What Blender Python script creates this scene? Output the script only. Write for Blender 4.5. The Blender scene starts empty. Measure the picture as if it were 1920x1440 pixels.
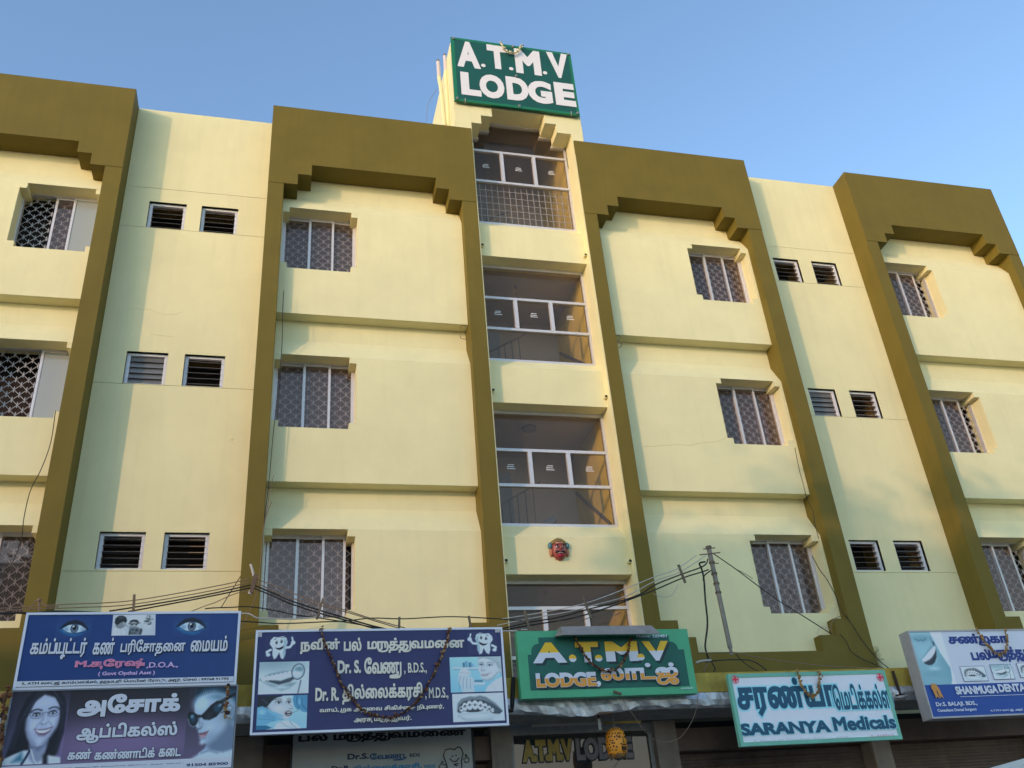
import bpy, math, random
import numpy as np
from mathutils import Vector, Matrix
from mathutils.geometry import delaunay_2d_cdt, interpolate_bezier
random.seed(7)
SC = bpy.context.scene
COL = SC.collection

# ------------------------------------------------------------------ camera
# z = 0 is the photographer's eye level, the street lies 1.6 m below it
F_PX = 1743.177
CAM = np.array([0.4535, -12.7893, 0.0])
_p, _r, _y = math.radians(29.5555), math.radians(-5.02847), math.radians(-15.83214)
_right = np.array([math.cos(_y), math.sin(_y), 0.0])
_fwd = np.array([-math.sin(_y) * math.cos(_p), math.cos(_y) * math.cos(_p), math.sin(_p)])
_up = np.cross(_right, _fwd)
RT = _right * math.cos(_r) + _up * math.sin(_r)
UPV = -_right * math.sin(_r) + _up * math.cos(_r)
camd = bpy.data.cameras.new('camera'); cam = bpy.data.objects.new('camera', camd); COL.objects.link(cam)
camd.sensor_width = 36.0; camd.lens = F_PX / 1920 * 36.0; camd.clip_start = 0.05; camd.clip_end = 4000
cam.matrix_world = Matrix([[RT[0], UPV[0], -_fwd[0], CAM[0]], [RT[1], UPV[1], -_fwd[1], CAM[1]],
                           [RT[2], UPV[2], -_fwd[2], CAM[2]], [0, 0, 0, 1]])
SC.camera = cam

def at(px, py, Y):
    """point of the vertical plane y = Y seen at pixel (px, py) of the 1920 x 1440 photograph"""
    d = RT * (px - 960) / F_PX - UPV * (py - 720) / F_PX + _fwd
    q = CAM + d * ((Y - CAM[1]) / d[1])
    return Vector(q)

# ------------------------------------------------------------------ light
SUN_TO = Vector((-1.28, -1.0, 0.335)).normalized()
elev = math.asin(SUN_TO.z); az = math.atan2(SUN_TO.x, SUN_TO.y)
w = bpy.data.worlds.new('World'); SC.world = w; w.use_nodes = True
nt = w.node_tree; bg = nt.nodes['Background']
sky = nt.nodes.new('ShaderNodeTexSky'); sky.sky_type = 'NISHITA'; sky.sun_disc = False
sky.sun_elevation = elev; sky.sun_rotation = az
sky.altitude = 0; sky.air_density = 1.0; sky.dust_density = 0.6; sky.ozone_density = 2.1
nt.links.new(sky.outputs[0], bg.inputs[0]); bg.inputs[1].default_value = 0.15
sund = bpy.data.lights.new('sun', 'SUN'); suno = bpy.data.objects.new('sun', sund); COL.objects.link(suno)
sund.energy = 0.60; sund.angle = math.radians(0.6); sund.color = (1.0, 0.62, 0.40)
suno.rotation_euler = SUN_TO.to_track_quat('Z', 'Y').to_euler(); suno.location = (-20, -18, 20)
SC.view_settings.view_transform = 'Standard'; SC.view_settings.look = 'None'
SC.view_settings.gamma = 1.0; SC.view_settings.use_curve_mapping = False
SC.view_settings.exposure = 1.43

# ------------------------------------------------------------------ helpers
def lin(c):
    c = c / 255.0
    return c / 12.92 if c <= 0.04045 else ((c + 0.055) / 1.055) ** 2.4
def S(r, g, b, k=1.0):
    return tuple(min(0.9, lin(v) * k) for v in (r, g, b))

MATS = {}
def mat(name, color, rough=0.6, metal=0.0, noise=0.0, nscale=3.0, bump=0.0, bscale=60.0, spec=0.4, streak=0.0, alpha=None):
    if name in MATS: return MATS[name]
    m = bpy.data.materials.new(name); m.use_nodes = True; MATS[name] = m
    n = m.node_tree; b = n.nodes['Principled BSDF']
    b.inputs['Base Color'].default_value = (*color, 1); b.inputs['Roughness'].default_value = rough
    b.inputs['Metallic'].default_value = metal; b.inputs['Specular IOR Level'].default_value = spec
    geo = None
    if noise > 0 or bump > 0 or streak > 0:
        geo = n.nodes.new('ShaderNodeNewGeometry')
    src = None
    if noise > 0:
        t = n.nodes.new('ShaderNodeTexNoise'); t.inputs['Scale'].default_value = nscale; t.inputs['Detail'].default_value = 7
        t.inputs['Roughness'].default_value = 0.62
        n.links.new(geo.outputs['Position'], t.inputs['Vector'])
        mr = n.nodes.new('ShaderNodeMapRange'); mr.inputs[1].default_value = 0.3; mr.inputs[2].default_value = 0.7
        mr.inputs[3].default_value = 1 - noise; mr.inputs[4].default_value = 1 + noise
        n.links.new(t.outputs[0], mr.inputs[0]); src = mr.outputs[0]
    if streak > 0:
        mp = n.nodes.new('ShaderNodeMapping'); mp.inputs['Scale'].default_value = (5.0, 5.0, 0.35)
        n.links.new(geo.outputs['Position'], mp.inputs[0])
        t2 = n.nodes.new('ShaderNodeTexNoise'); t2.inputs['Scale'].default_value = 1.6; t2.inputs['Detail'].default_value = 5
        n.links.new(mp.outputs[0], t2.inputs['Vector'])
        m2 = n.nodes.new('ShaderNodeMapRange'); m2.inputs[1].default_value = 0.5; m2.inputs[2].default_value = 0.78
        m2.inputs[3].default_value = 1.0; m2.inputs[4].default_value = 1 - streak
        n.links.new(t2.outputs[0], m2.inputs[0])
        if src is None: src = m2.outputs[0]
        else:
            mu = n.nodes.new('ShaderNodeMath'); mu.operation = 'MULTIPLY'
            n.links.new(src, mu.inputs[0]); n.links.new(m2.outputs[0], mu.inputs[1]); src = mu.outputs[0]
    if src is not None:
        mx = n.nodes.new('ShaderNodeVectorMath'); mx.operation = 'SCALE'
        mx.inputs[0].default_value = color; n.links.new(src, mx.inputs['Scale'])
        n.links.new(mx.outputs[0], b.inputs['Base Color'])
    if bump > 0:
        t3 = n.nodes.new('ShaderNodeTexNoise'); t3.inputs['Scale'].default_value = bscale; t3.inputs['Detail'].default_value = 4
        n.links.new(geo.outputs['Position'], t3.inputs['Vector'])
        bp = n.nodes.new('ShaderNodeBump'); bp.inputs['Strength'].default_value = bump; bp.inputs['Distance'].default_value = 0.01
        n.links.new(t3.outputs[0], bp.inputs['Height']); n.links.new(bp.outputs[0], b.inputs['Normal'])
        if name.startswith(('cream', 'olive')):
            bv = n.nodes.new('ShaderNodeBevel'); bv.samples = 3; bv.inputs['Radius'].default_value = 0.012
            n.links.new(bv.outputs[0], bp.inputs['Normal'])
    return m

def glass_mat(name, tint, refl, milk=None, milk_f=0.0):
    if name in MATS: return MATS[name]
    m = bpy.data.materials.new(name); m.use_nodes = True; MATS[name] = m
    n = m.node_tree; n.nodes.clear()
    out = n.nodes.new('ShaderNodeOutputMaterial')
    tr = n.nodes.new('ShaderNodeBsdfTransparent'); tr.inputs[0].default_value = (*tint, 1)
    base = tr.outputs[0]
    if milk:
        df = n.nodes.new('ShaderNodeBsdfDiffuse'); df.inputs[0].default_value = (*milk, 1)
        m1 = n.nodes.new('ShaderNodeMixShader'); m1.inputs[0].default_value = milk_f
        n.links.new(base, m1.inputs[1]); n.links.new(df.outputs[0], m1.inputs[2]); base = m1.outputs[0]
    gl = n.nodes.new('ShaderNodeBsdfGlossy'); gl.inputs['Roughness'].default_value = 0.02; gl.inputs[0].default_value = (0.85, 0.56, 0.43, 1)
    lw = n.nodes.new('ShaderNodeLayerWeight')                 # thin pane: the same mirror share from both sides
    pw = n.nodes.new('ShaderNodeMath'); pw.operation = 'POWER'; pw.inputs[1].default_value = 5.0
    n.links.new(lw.outputs['Facing'], pw.inputs[0])
    ad = n.nodes.new('ShaderNodeMath'); ad.operation = 'MULTIPLY_ADD'; ad.use_clamp = True
    ad.inputs[1].default_value = 0.85; ad.inputs[2].default_value = refl + 0.06
    n.links.new(pw.outputs[0], ad.inputs[0])
    m2 = n.nodes.new('ShaderNodeMixShader'); n.links.new(ad.outputs[0], m2.inputs[0])
    n.links.new(base, m2.inputs[1]); n.links.new(gl.outputs[0], m2.inputs[2])
    n.links.new(m2.outputs[0], out.inputs[0])
    return m

class MB:
    def __init__(s): s.v = []; s.f = []; s.m = []
    def face(s, pts, m=0):
        i = len(s.v); s.v += [tuple(p) for p in pts]; s.f.append(tuple(range(i, i + len(pts)))); s.m.append(m)
    def box(s, x0, x1, y0, y1, z0, z1, m=0):
        if x0 > x1: x0, x1 = x1, x0
        if y0 > y1: y0, y1 = y1, y0
        if z0 > z1: z0, z1 = z1, z0
        i = len(s.v)
        s.v += [(x0,y0,z0),(x1,y0,z0),(x1,y1,z0),(x0,y1,z0),(x0,y0,z1),(x1,y0,z1),(x1,y1,z1),(x0,y1,z1)]
        for q in ((0,3,2,1),(4,5,6,7),(0,1,5,4),(1,2,6,5),(2,3,7,6),(3,0,4,7)):
            s.f.append(tuple(i + k for k in q)); s.m.append(m)
    def bar(s, a, b, wd, dp=None, m=0, up=(0, 1, 0)):
        """rectangular bar from a to b, width wd across, depth dp along up"""
        a = Vector(a); b = Vector(b); dp = dp or wd
        d = (b - a).normalized(); u = Vector(up); u = u - d * u.dot(d)
        if u.length < 1e-4: u = Vector((1, 0, 0)) - d * d.x
        u.normalize(); r = d.cross(u); i = len(s.v)
        for p in (a, b):
            for sx, sy in ((-1,-1),(1,-1),(1,1),(-1,1)):
                s.v.append(tuple(p + r * (sx * wd / 2) + u * (sy * dp / 2)))
        for q in ((0,1,2,3),(7,6,5,4),(0,4,5,1),(1,5,6,2),(2,6,7,3),(3,7,4,0)):
            s.f.append(tuple(i + k for k in q)); s.m.append(m)
    def tube(s, path, r, n=6, m=0, cap=True):
        path = [Vector(p) for p in path]; rings = []
        for k, p in enumerate(path):
            d = (path[min(k+1, len(path)-1)] - path[max(k-1, 0)]).normalized()
            u = Vector((0, 0, 1)) if abs(d.z) < 0.9 else Vector((0, 1, 0))
            a = d.cross(u).normalized(); b = d.cross(a)
            rr = r[k] if isinstance(r, (list, tuple)) else r
            rings.append(len(s.v))
            for j in range(n):
                t = 2 * math.pi * j / n
                s.v.append(tuple(p + a * (rr * math.cos(t)) + b * (rr * math.sin(t))))
        for k in range(len(path) - 1):
            for j in range(n):
                s.f.append((rings[k]+j, rings[k]+(j+1) % n, rings[k+1]+(j+1) % n, rings[k+1]+j)); s.m.append(m)
        if cap:
            s.f.append(tuple(rings[0]+j for j in range(n))[::-1]); s.m.append(m)
            s.f.append(tuple(rings[-1]+j for j in range(n))); s.m.append(m)
    def ball(s, c, r, m=0, nu=6, nv=4, sq=(1, 1, 1)):
        c = Vector(c); i = len(s.v); s.v.append((c.x, c.y, c.z - r * sq[2]))
        for a in range(1, nv):
            ph = -math.pi / 2 + math.pi * a / nv
            for b in range(nu):
                t = 2 * math.pi * b / nu
                s.v.append((c.x + r*sq[0]*math.cos(ph)*math.cos(t), c.y + r*sq[1]*math.cos(ph)*math.sin(t), c.z + r*sq[2]*math.sin(ph)))
        s.v.append((c.x, c.y, c.z + r * sq[2])); top = len(s.v) - 1
        for b in range(nu):
            s.f.append((i, i+1+(b+1) % nu, i+1+b)); s.m.append(m)
            for a in range(nv - 2):
                o = i + 1 + a * nu
                s.f.append((o+b, o+(b+1) % nu, o+nu+(b+1) % nu, o+nu+b)); s.m.append(m)
            o = i + 1 + (nv - 2) * nu
            s.f.append((o+b, o+(b+1) % nu, top)); s.m.append(m)
    def cells(s, xs, zs, fill, y0, y1, m=0, back=True):
        """slab in the xz plane made of grid cells; faces only where solid meets void"""
        nx, nz = len(xs) - 1, len(zs) - 1
        F = lambda i, j: 0 <= i < nx and 0 <= j < nz and fill((xs[i]+xs[i+1])/2, (zs[j]+zs[j+1])/2)
        for i in range(nx):
            for j in range(nz):
                if not F(i, j): continue
                a, b, c, d = xs[i], xs[i+1], zs[j], zs[j+1]
                s.face([(a,y0,c),(b,y0,c),(b,y0,d),(a,y0,d)], m)
                if back: s.face([(a,y1,d),(b,y1,d),(b,y1,c),(a,y1,c)], m)
                if not F(i-1, j): s.face([(a,y1,c),(a,y0,c),(a,y0,d),(a,y1,d)], m)
                if not F(i+1, j): s.face([(b,y0,c),(b,y1,c),(b,y1,d),(b,y0,d)], m)
                if not F(i, j-1): s.face([(a,y1,c),(b,y1,c),(b,y0,c),(a,y0,c)], m)
                if not F(i, j+1): s.face([(a,y0,d),(b,y0,d),(b,y1,d),(a,y1,d)], m)
    def build(s, name, mats, parent=None, smooth=False, weld=True):
        me = bpy.data.meshes.new(name); me.from_pydata(s.v, [], s.f)
        for mm in (mats if isinstance(mats, (list, tuple)) else [mats]): me.materials.append(mm)
        me.polygons.foreach_set('material_index', s.m)
        if weld:
            import bmesh
            b = bmesh.new(); b.from_mesh(me); bmesh.ops.remove_doubles(b, verts=b.verts, dist=1e-5); b.to_mesh(me); b.free()
        if smooth: me.polygons.foreach_set('use_smooth', [True] * len(me.polygons))
        me.update()
        return link(name, me, parent)

def link(name, me, parent=None):
    o = bpy.data.objects.new(name, me); COL.objects.link(o)
    if parent is not None:
        o.parent = parent
        o.matrix_parent_inverse = Matrix.Translation(-world_loc(parent))
    return o
def world_loc(o):
    l = Vector((0, 0, 0))
    while o is not None:
        l += o.location + (o.matrix_parent_inverse.translation if o.parent is not None else Vector((0, 0, 0))); o = o.parent
    return l
def tag(o, label, cat, group=None, kind=None):
    o['label'] = label; o['category'] = cat
    if group: o['group'] = group
    if kind: o['kind'] = kind
    return o
def thing(name, loc, label, cat, group=None):
    o = bpy.data.objects.new(name, None); COL.objects.link(o); o.location = loc; o.empty_display_size = 0.2
    return tag(o, label, cat, group)
def copy_tree(o, off, parent=None):
    c = o.copy(); COL.objects.link(c)
    if parent is not None:
        c.parent = parent
    if parent is None or parent is BLD: c.location = Vector(o.location) + Vector(off)
    for ch in list(o.children):
        copy_tree(ch, (0, 0, 0), c)
    return c

# ------------------------------------------------------------------ materials
CREAM = mat('cream_wall_paint', (0.78, 0.71, 0.395), 0.75, noise=0.05, nscale=1.1, bump=0.12, bscale=26, spec=0.25, streak=0.045)
CREAM2 = mat('cream_wall_paint_panel', (0.78, 0.71, 0.395), 0.72, noise=0.045, nscale=1.5, bump=0.10, bscale=22, spec=0.25, streak=0.035)
OLIVE = mat('olive_wall_paint', (0.156, 0.117, 0.018), 0.7, noise=0.09, nscale=1.3, bump=0.14, bscale=30, spec=0.25, streak=0.08)
WHITEP = mat('white_frame_paint', (0.72, 0.71, 0.70), 0.4, noise=0.05, nscale=9)
ALU = mat('aluminium_frame', (0.62, 0.60, 0.59), 0.38, metal=0.25, noise=0.06, nscale=12)
GRILLE = mat('grille_paint', (0.47, 0.45, 0.44), 0.5)
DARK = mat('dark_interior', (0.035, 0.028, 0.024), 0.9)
ROOMW = mat('dark_room_brown', (0.16, 0.12, 0.10), 0.9, noise=0.2, nscale=2)
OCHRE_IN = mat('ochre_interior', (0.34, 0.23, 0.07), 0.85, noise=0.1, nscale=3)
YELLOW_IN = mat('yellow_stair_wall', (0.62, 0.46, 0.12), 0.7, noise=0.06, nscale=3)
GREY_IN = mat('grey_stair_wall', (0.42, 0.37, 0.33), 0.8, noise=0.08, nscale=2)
GLASS = glass_mat('window_glass', (0.84, 0.80, 0.80), 0.05, milk=(0.26, 0.235, 0.235), milk_f=0.16)
GLASS_ST = glass_mat('stair_glass', (0.95, 0.93, 0.90), 0.0, milk=(0.30, 0.27, 0.25), milk_f=0.10)
FROST = glass_mat('frosted_glass', (0.5, 0.55, 0.55), 0.06, milk=(0.42, 0.47, 0.46), milk_f=0.75)
SLATG = glass_mat('louvre_glass', (0.55, 0.56, 0.56), 0.08, milk=(0.30, 0.31, 0.30), milk_f=0.55)
CEMENT = mat('cement_render', (0.28, 0.26, 0.23), 0.9, noise=0.2, nscale=4, bump=0.3, bscale=30, streak=0.25)
FASCIA = mat('ochre_fascia_paint', (0.46, 0.33, 0.06), 0.8, noise=0.28, nscale=3.5, bump=0.3, bscale=25, streak=0.35)
BLACKW = mat('black_rubber', (0.02, 0.018, 0.016), 0.7)
BROWNW = mat('brown_cable', (0.20, 0.14, 0.09), 0.7)
PALEW = mat('pale_cable', (0.50, 0.46, 0.40), 0.7)
WOOD = mat('weathered_wood', (0.15, 0.115, 0.075), 0.85, noise=0.25, nscale=14)
STEEL = mat('galvanised_steel', (0.36, 0.34, 0.31), 0.55, metal=0.35, noise=0.15, nscale=18)

# ------------------------------------------------------------------ ground
g = MB(); R = 1500
g.face([(-R, -R, -1.6), (R, -R, -1.6), (R, R, -1.6), (-R, R, -1.6)])
o = g.build('ground', mat('dusty_ground', (0.32, 0.28, 0.23), 0.95, noise=0.2, nscale=0.8, bump=0.3, bscale=12)); o['kind'] = 'structure'; o['label'] = 'dusty ground around the lodge'
g = MB(); g.face([(-200, -15.5, -1.596), (200, -15.5, -1.596), (200, -3.2, -1.596), (-200, -3.2, -1.596)])
o = g.build('road', mat('asphalt', (0.10, 0.095, 0.09), 0.9, noise=0.2, nscale=2, bump=0.4, bscale=70)); o['kind'] = 'structure'; o['label'] = 'asphalt street in front of the lodge'
g = MB(); g.box(-60, 60, -3.2, 0.2, -1.65, -1.47)
o = g.build('pavement', CEMENT); o['kind'] = 'structure'; o['label'] = 'cement pavement along the shop fronts'

# ------------------------------------------------------------------ the lodge
BLD = thing('lodge_building', (5.0, 0.5, -1.6), 'four storey cream lodge with olive portal frames and shops at street level', 'building')
TOP, SEAM, HS, BH, BOT = 13.224, 11.374, 11.856, 3.108, 2.80
GAPY, PANY, RECY, WINY = 0.455, 0.19, 0.42, 0.46
LEDGE = [5.78, 8.78]
LIP = [5.045, 7.99, 11.01]; SIL = [3.742, 6.69, 9.70]
G1, G2, G3 = 4.493, 7.46, 10.504
BAYS = dict(A=(-6.06, -5.79, -2.645, -2.368), B=(0.0, 0.268, 3.444, 3.713), C=(5.792, 6.045, 9.197, 9.500), D=(11.854, 12.115, 15.31, 15.571))
WX = dict(A=(-3.80, -2.757), B=(0.388, 1.455), C=(7.995, 9.034), D=(12.235, 13.275))
N = 0.108                                                   # corner notch of the window openings

for k, (lo, li, ri, ro) in BAYS.items():
    s1, s2 = li + 0.235, li + 0.47; t1, t2 = ri - 0.235, ri - 0.47
    bs1, bs2 = li + 0.27, li + 0.52; bt1, bt2 = ri - 0.27, ri - 0.57
    zs = [BOT, BH, 3.345, 3.598, SEAM]
    f = MB()
    def lowfill(x, z):
        if x < li or x > ri: return True
        if z < BH: return True
        if z < 3.345: return x < bs2 or x > bt2
        if z < 3.598: return x < bs1 or x > bt1
        return False
    f.cells([lo, li, bs1, bs2, bt2, bt1, ri, ro], zs, lowfill, 0.0, 0.50)
    def hifill(x, z):
        if z > HS: return True
        if z > 11.615: return x < s2 or x > t2
        return x < s1 or x > t1
    f.cells([lo, s1, s2, t2, t1, ro], [SEAM, 11.615, HS, TOP], hifill, -0.006, 0.50)
    o = f.build('portal_frame', OLIVE, BLD)
    # recessed bay wall: per floor a projecting apron, a sloping sunshade and a set back strip
    b = MB(); xa, xb = li - 0.02, ri + 0.02
    wl, wr = WX[k]
    for fl in range(3):
        bot = BH - 0.1 if fl == 0 else LEDGE[fl-1]
        lip, sil = LIP[fl], SIL[fl]
        nexttop = LEDGE[fl] if fl < 2 else HS + 0.05
        xs = sorted({xa, max(xa, wl - N), wl, wr, min(xb, wr + N), xb})
        zs = [bot, sil, sil + N, lip - N, lip]
        def fill(x, z):
            if z < sil: return True
            if x < wl - N or x > wr + N: return True
            if z < sil + N or z > lip - N: return x < wl or x > wr
            return False
        b.cells(xs, zs, fill, PANY, 0.62, back=False)
        # lip soffit over the window, slope and recessed strip
        zt = min(lip + 0.41, nexttop)
        b.face([(xa, PANY, lip), (xb, PANY, lip), (xb, RECY, zt), (xa, RECY, zt)])
        b.face([(xa, RECY, zt), (xb, RECY, zt), (xb, RECY, nexttop), (xa, RECY, nexttop)])
        b.face([(wl, 0.62, lip), (wr, 0.62, lip), (wr, PANY, lip), (wl, PANY, lip)])
    b.build('bay_wall', CREAM2, BLD)

# gap walls with louvre openings, painted in strips with hairline grooves
LV = dict(AB=[(-1.951, -1.344), (-1.093, -0.484)], CD=[(9.895, 10.464), (10.762, 11.331)])
LZ = [(4.525, 5.068), (7.473, 8.047), (10.516, 11.08)]
for k, (xa, xb) in dict(AB=(-2.40, 0.03), CD=(9.47, 11.88)).items():
    gw = MB(); gr = 0.005
    holes = [(a, c, z0, z1) for (a, c) in LV[k] for (z0, z1) in LZ]
    xs = sorted({xa, xb, *[v for h in LV[k] for v in h]})
    cuts = [2.0, G1, G2, G3, SEAM, TOP]
    for j in range(len(cuts) - 1):
        z0, z1 = cuts[j] + (gr if j else 0), cuts[j+1]
        zs = sorted({z0, z1, *[v for p in LZ for v in p if z0 < v < z1]})
        gw.cells(xs, zs, lambda x, z: not any(h[0] < x < h[1] and h[2] < z < h[3] for h in holes), GAPY, GAPY + 0.16, back=False)
    gw.cells(xs, sorted({2.0, TOP - 0.03, *[v for p in LZ for v in p]}), lambda x, z: not any(h[0] < x < h[1] and h[2] < z < h[3] for h in holes), GAPY + 0.007, GAPY + 0.15, back=False)
    gw.build('gap_wall', CREAM, BLD)

# rear block that closes the building behind the facade
rb = MB()
rb.box(-8.0, 2.60, 1.0, 9, -1.6, 13.0); rb.box(5.86, 15.55, 1.0, 9, -1.6, 13.0); rb.box(2.55, 2.599, 0.63, 0.999, -1.6, 12.9)   # unseen gap added behind the stair to let sky light in
rb.box(2.6, 3.70, 1.0, 1.06, -1.6, 3.2)  # unseen wall added to block sky light leaking in by the entrance
rb.build('rear_block', mat('rear_wall_paint', (0.16, 0.13, 0.085), 0.9, noise=0.1), BLD)
class _R:
    def box(s, *a): m_ = MB(); m_.box(*a); m_.build('floor_slab', ROOMW, BLD)
rs = _R()
for k, (lo, li, ri, ro) in BAYS.items(): rs.box(lo + 0.02, ro - 0.02, 0.47, 1.05, HS + 0.06, TOP - 0.3)
for xa, xb in ((-2.368, 0.0), (9.5, 11.854)): rs.box(xa, xb, 0.60, 1.05, 12.3, TOP - 0.3)
for fl in range(2):
    for k, (lo, li, ri, ro) in BAYS.items(): rs.box(li, ri, 0.45, 1.05, LEDGE[fl] + 0.02, LEDGE[fl] + 0.2)
rs.box(15.40, 15.55, 0.49, 1.05, -1.6, TOP - 0.3)

# ---- aluminium sliding windows
GX0, GZ0, GP = 0.0, 0.0, 0.172
def grille_mesh(W, H):
    gm = MB(); y = WINY + 0.075; p = GP; t = 0.0072
    def clip(ax, az, bx, bz):
        # clip the segment to the rectangle
        t0, t1 = 0.0, 1.0; dx, dz = bx - ax, bz - az
        for pp, q in ((-dx, ax), (dx, W - ax), (-dz, az), (dz, H - az)):
            if abs(pp) < 1e-9:
                if q < 0: return None
            else:
                r = q / pp
                if pp < 0: t0 = max(t0, r)
                else: t1 = min(t1, r)
        return (ax + t0*dx, az + t0*dz, ax + t1*dx, az + t1*dz) if t1 - t0 > 1e-3 else None
    n = int((W + H) / p) + 2
    for k in range(-n, n):
        for sgn in (1, -1):
            x = k * p
            s = clip(x, 0, x + sgn * H, H)
            if s: gm.bar((s[0], y, s[1]), (s[2], y, s[3]), t, 0.006)
    for i in range(0, int(2 * W / p) + 2):
        for j in range(0, int(2 * H / p) + 2):
            if (i + j) % 2: continue
            x, z = i * p / 2, j * p / 2
            if 0.02 < x < W - 0.02 and 0.05 < z < H - 0.05:
                gm.box(x - 0.006, x + 0.006, y - 0.009, y - 0.0035, z - 0.047, z + 0.047)
    return gm
def make_window(x0, z0, W, H, sash, parent):
    """x0, z0 lower left of the opening; sash = list of (xa, xb, track, kind)"""
    fr = MB(); y0, y1 = WINY - 0.02, WINY + 0.055; fw = 0.034
    fr.box(0, W, y0, y1, 0, fw); fr.box(0, W, y0, y1, H - fw, H); fr.box(0, fw, y0, y1, fw, H - fw); fr.box(W - fw, W, y0, y1, fw, H - fw)
    for yy in (WINY + 0.002, WINY + 0.03): fr.box(fw, W - fw, yy, yy + 0.005, fw, fw + 0.02)
    gl = MB(); fz = MB()
    for xa, xb, tr, kind in sash:
        ya = WINY - 0.012 + 0.026 * tr; sw = 0.037
        fr.box(xa, xa + sw, ya, ya + 0.022, fw, H - fw); fr.box(xb - sw, xb, ya, ya + 0.022, fw, H - fw)
        fr.box(xa + sw, xb - sw, ya + 0.002, ya + 0.020, fw, fw + 0.04); fr.box(xa + sw, xb - sw, ya + 0.002, ya + 0.020, H - fw - 0.035, H - fw)
        if kind == 'open': continue
        tgt = fz if kind == 'frost' else gl
        tgt.face([(xa + sw, ya + 0.011, fw + 0.04), (xb - sw, ya + 0.011, fw + 0.04), (xb - sw, ya + 0.011, H - fw - 0.035), (xa + sw, ya + 0.011, H - fw - 0.035)])
    for m_ in (fr, gl, fz): m_.v = [(v[0] + x0, v[1], v[2] + z0) for v in m_.v]
    f = fr.build('window', ALU, parent)
    if gl.f: gl.build('glass_pane', GLASS, f)
    if fz.f: fz.build('frosted_pane', FROST, f)
    gm = grille_mesh(W - 0.07, H - 0.07); gm.v = [(v[0] + x0 + 0.035, v[1], v[2] + z0 + 0.035) for v in gm.v]
    gm.build('grille', GRILLE, f)
    return f
CURT = [mat('brown_curtain', (0.17, 0.085, 0.055), 0.9, noise=0.3, nscale=6), mat('plum_curtain', (0.11, 0.065, 0.075), 0.9, noise=0.3, nscale=6), mat('grey_curtain', (0.10, 0.095, 0.10), 0.9, noise=0.3, nscale=6)]
def curtain(x0, x1, z0, z1, m, parent):
    c = MB(); n = 26; pts = []
    for i in range(n + 1):
        x = x0 + (x1 - x0) * i / n
        pts.append((x, 0.86 + 0.035 * math.sin(i * 1.9) + 0.012 * math.sin(i * 0.7)))
    for i in range(n):
        (xa, ya), (xb, yb) = pts[i], pts[i+1]
        c.face([(xa, ya, z0), (xb, yb, z0), (xb, yb, z1), (xa, ya, z1)])
    return c.build('curtain', m, parent, smooth=True)
H = 1.33
for k in 'ABCD':
    wl, wr = WX[k]; x0 = wl - N - 0.005; W = wr - wl + 2 * N + 0.01
    for fl in range(3):
        z0 = SIL[fl] - 0.012
        a, b_, c_ = 0.03, W * 0.36, W * 0.68
        kind = ['glass', 'glass', 'glass']
        if k == 'A':
            sash = [(W*0.02, W*0.49, 1, 'glass'), (W*0.45, W*0.66, 0, 'glass'), (W*0.62, W*0.98, 0, 'frost')]
            if fl == 2: sash = [(W*0.40, W*0.66, 1, 'glass'), (W*0.62, W*0.98, 0, 'frost')]
            if fl == 1: sash = [(W*0.60, W*0.985, 0, 'frost')]
            if fl == 0: sash = [(W*0.03, W*0.58, 0, 'glass'), (W*0.55, W*0.98, 1, 'glass')]
        else:
            sash = [(a, b_ + 0.03, 1, 'glass'), (b_, c_ + 0.02, 0, 'glass'), (c_ - 0.02, W - 0.03, 1, 'glass')]
            if k == 'B' and fl == 0: sash = [(0.045, b_ + 0.03, 0, 'glass'), (b_, c_ - 0.01, 1, 'glass'), (c_ - 0.05, W - 0.12, 0, 'glass')]
            if k == 'D': sash = [(a, W*0.5, 0, 'glass'), (W*0.46, W*0.80, 1, 'glass')]
        wobj = make_window(x0, z0, W, H, sash, BLD)
        rm = MB(); yb = 0.99                                     # dark-coloured sheet stands in for the shade behind the glass
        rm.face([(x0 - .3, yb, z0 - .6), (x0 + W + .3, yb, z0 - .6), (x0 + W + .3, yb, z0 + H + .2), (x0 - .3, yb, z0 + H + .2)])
        rm.build('room_backing', DARK if k in 'A' else ROOMW, wobj)
        if k == 'C': curtain(x0 + W*0.45, x0 + W - 0.02, z0 - 0.1, z0 + H - 0.15, CURT[0 if fl == 1 else 1], wobj)
        if k == 'A' and fl == 1: curtain(x0 + 0.05, x0 + W*0.62, z0 - 0.1, z0 + H - 0.3, CURT[0], wobj)
        if k == 'A' and fl == 2: curtain(x0 + W*0.45, x0 + W*0.9, z0 - 0.1, z0 + H - 0.2, CURT[1], wobj)
        if k == 'B': curtain(x0 + 0.02, x0 + W*0.98, z0 - 0.1, z0 + H - 0.1, CURT[2], wobj)
        if k == 'D': curtain(x0 + 0.02, x0 + W*0.5, z0 - 0.1, z0 + H - 0.1, CURT[2], wobj)

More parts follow.
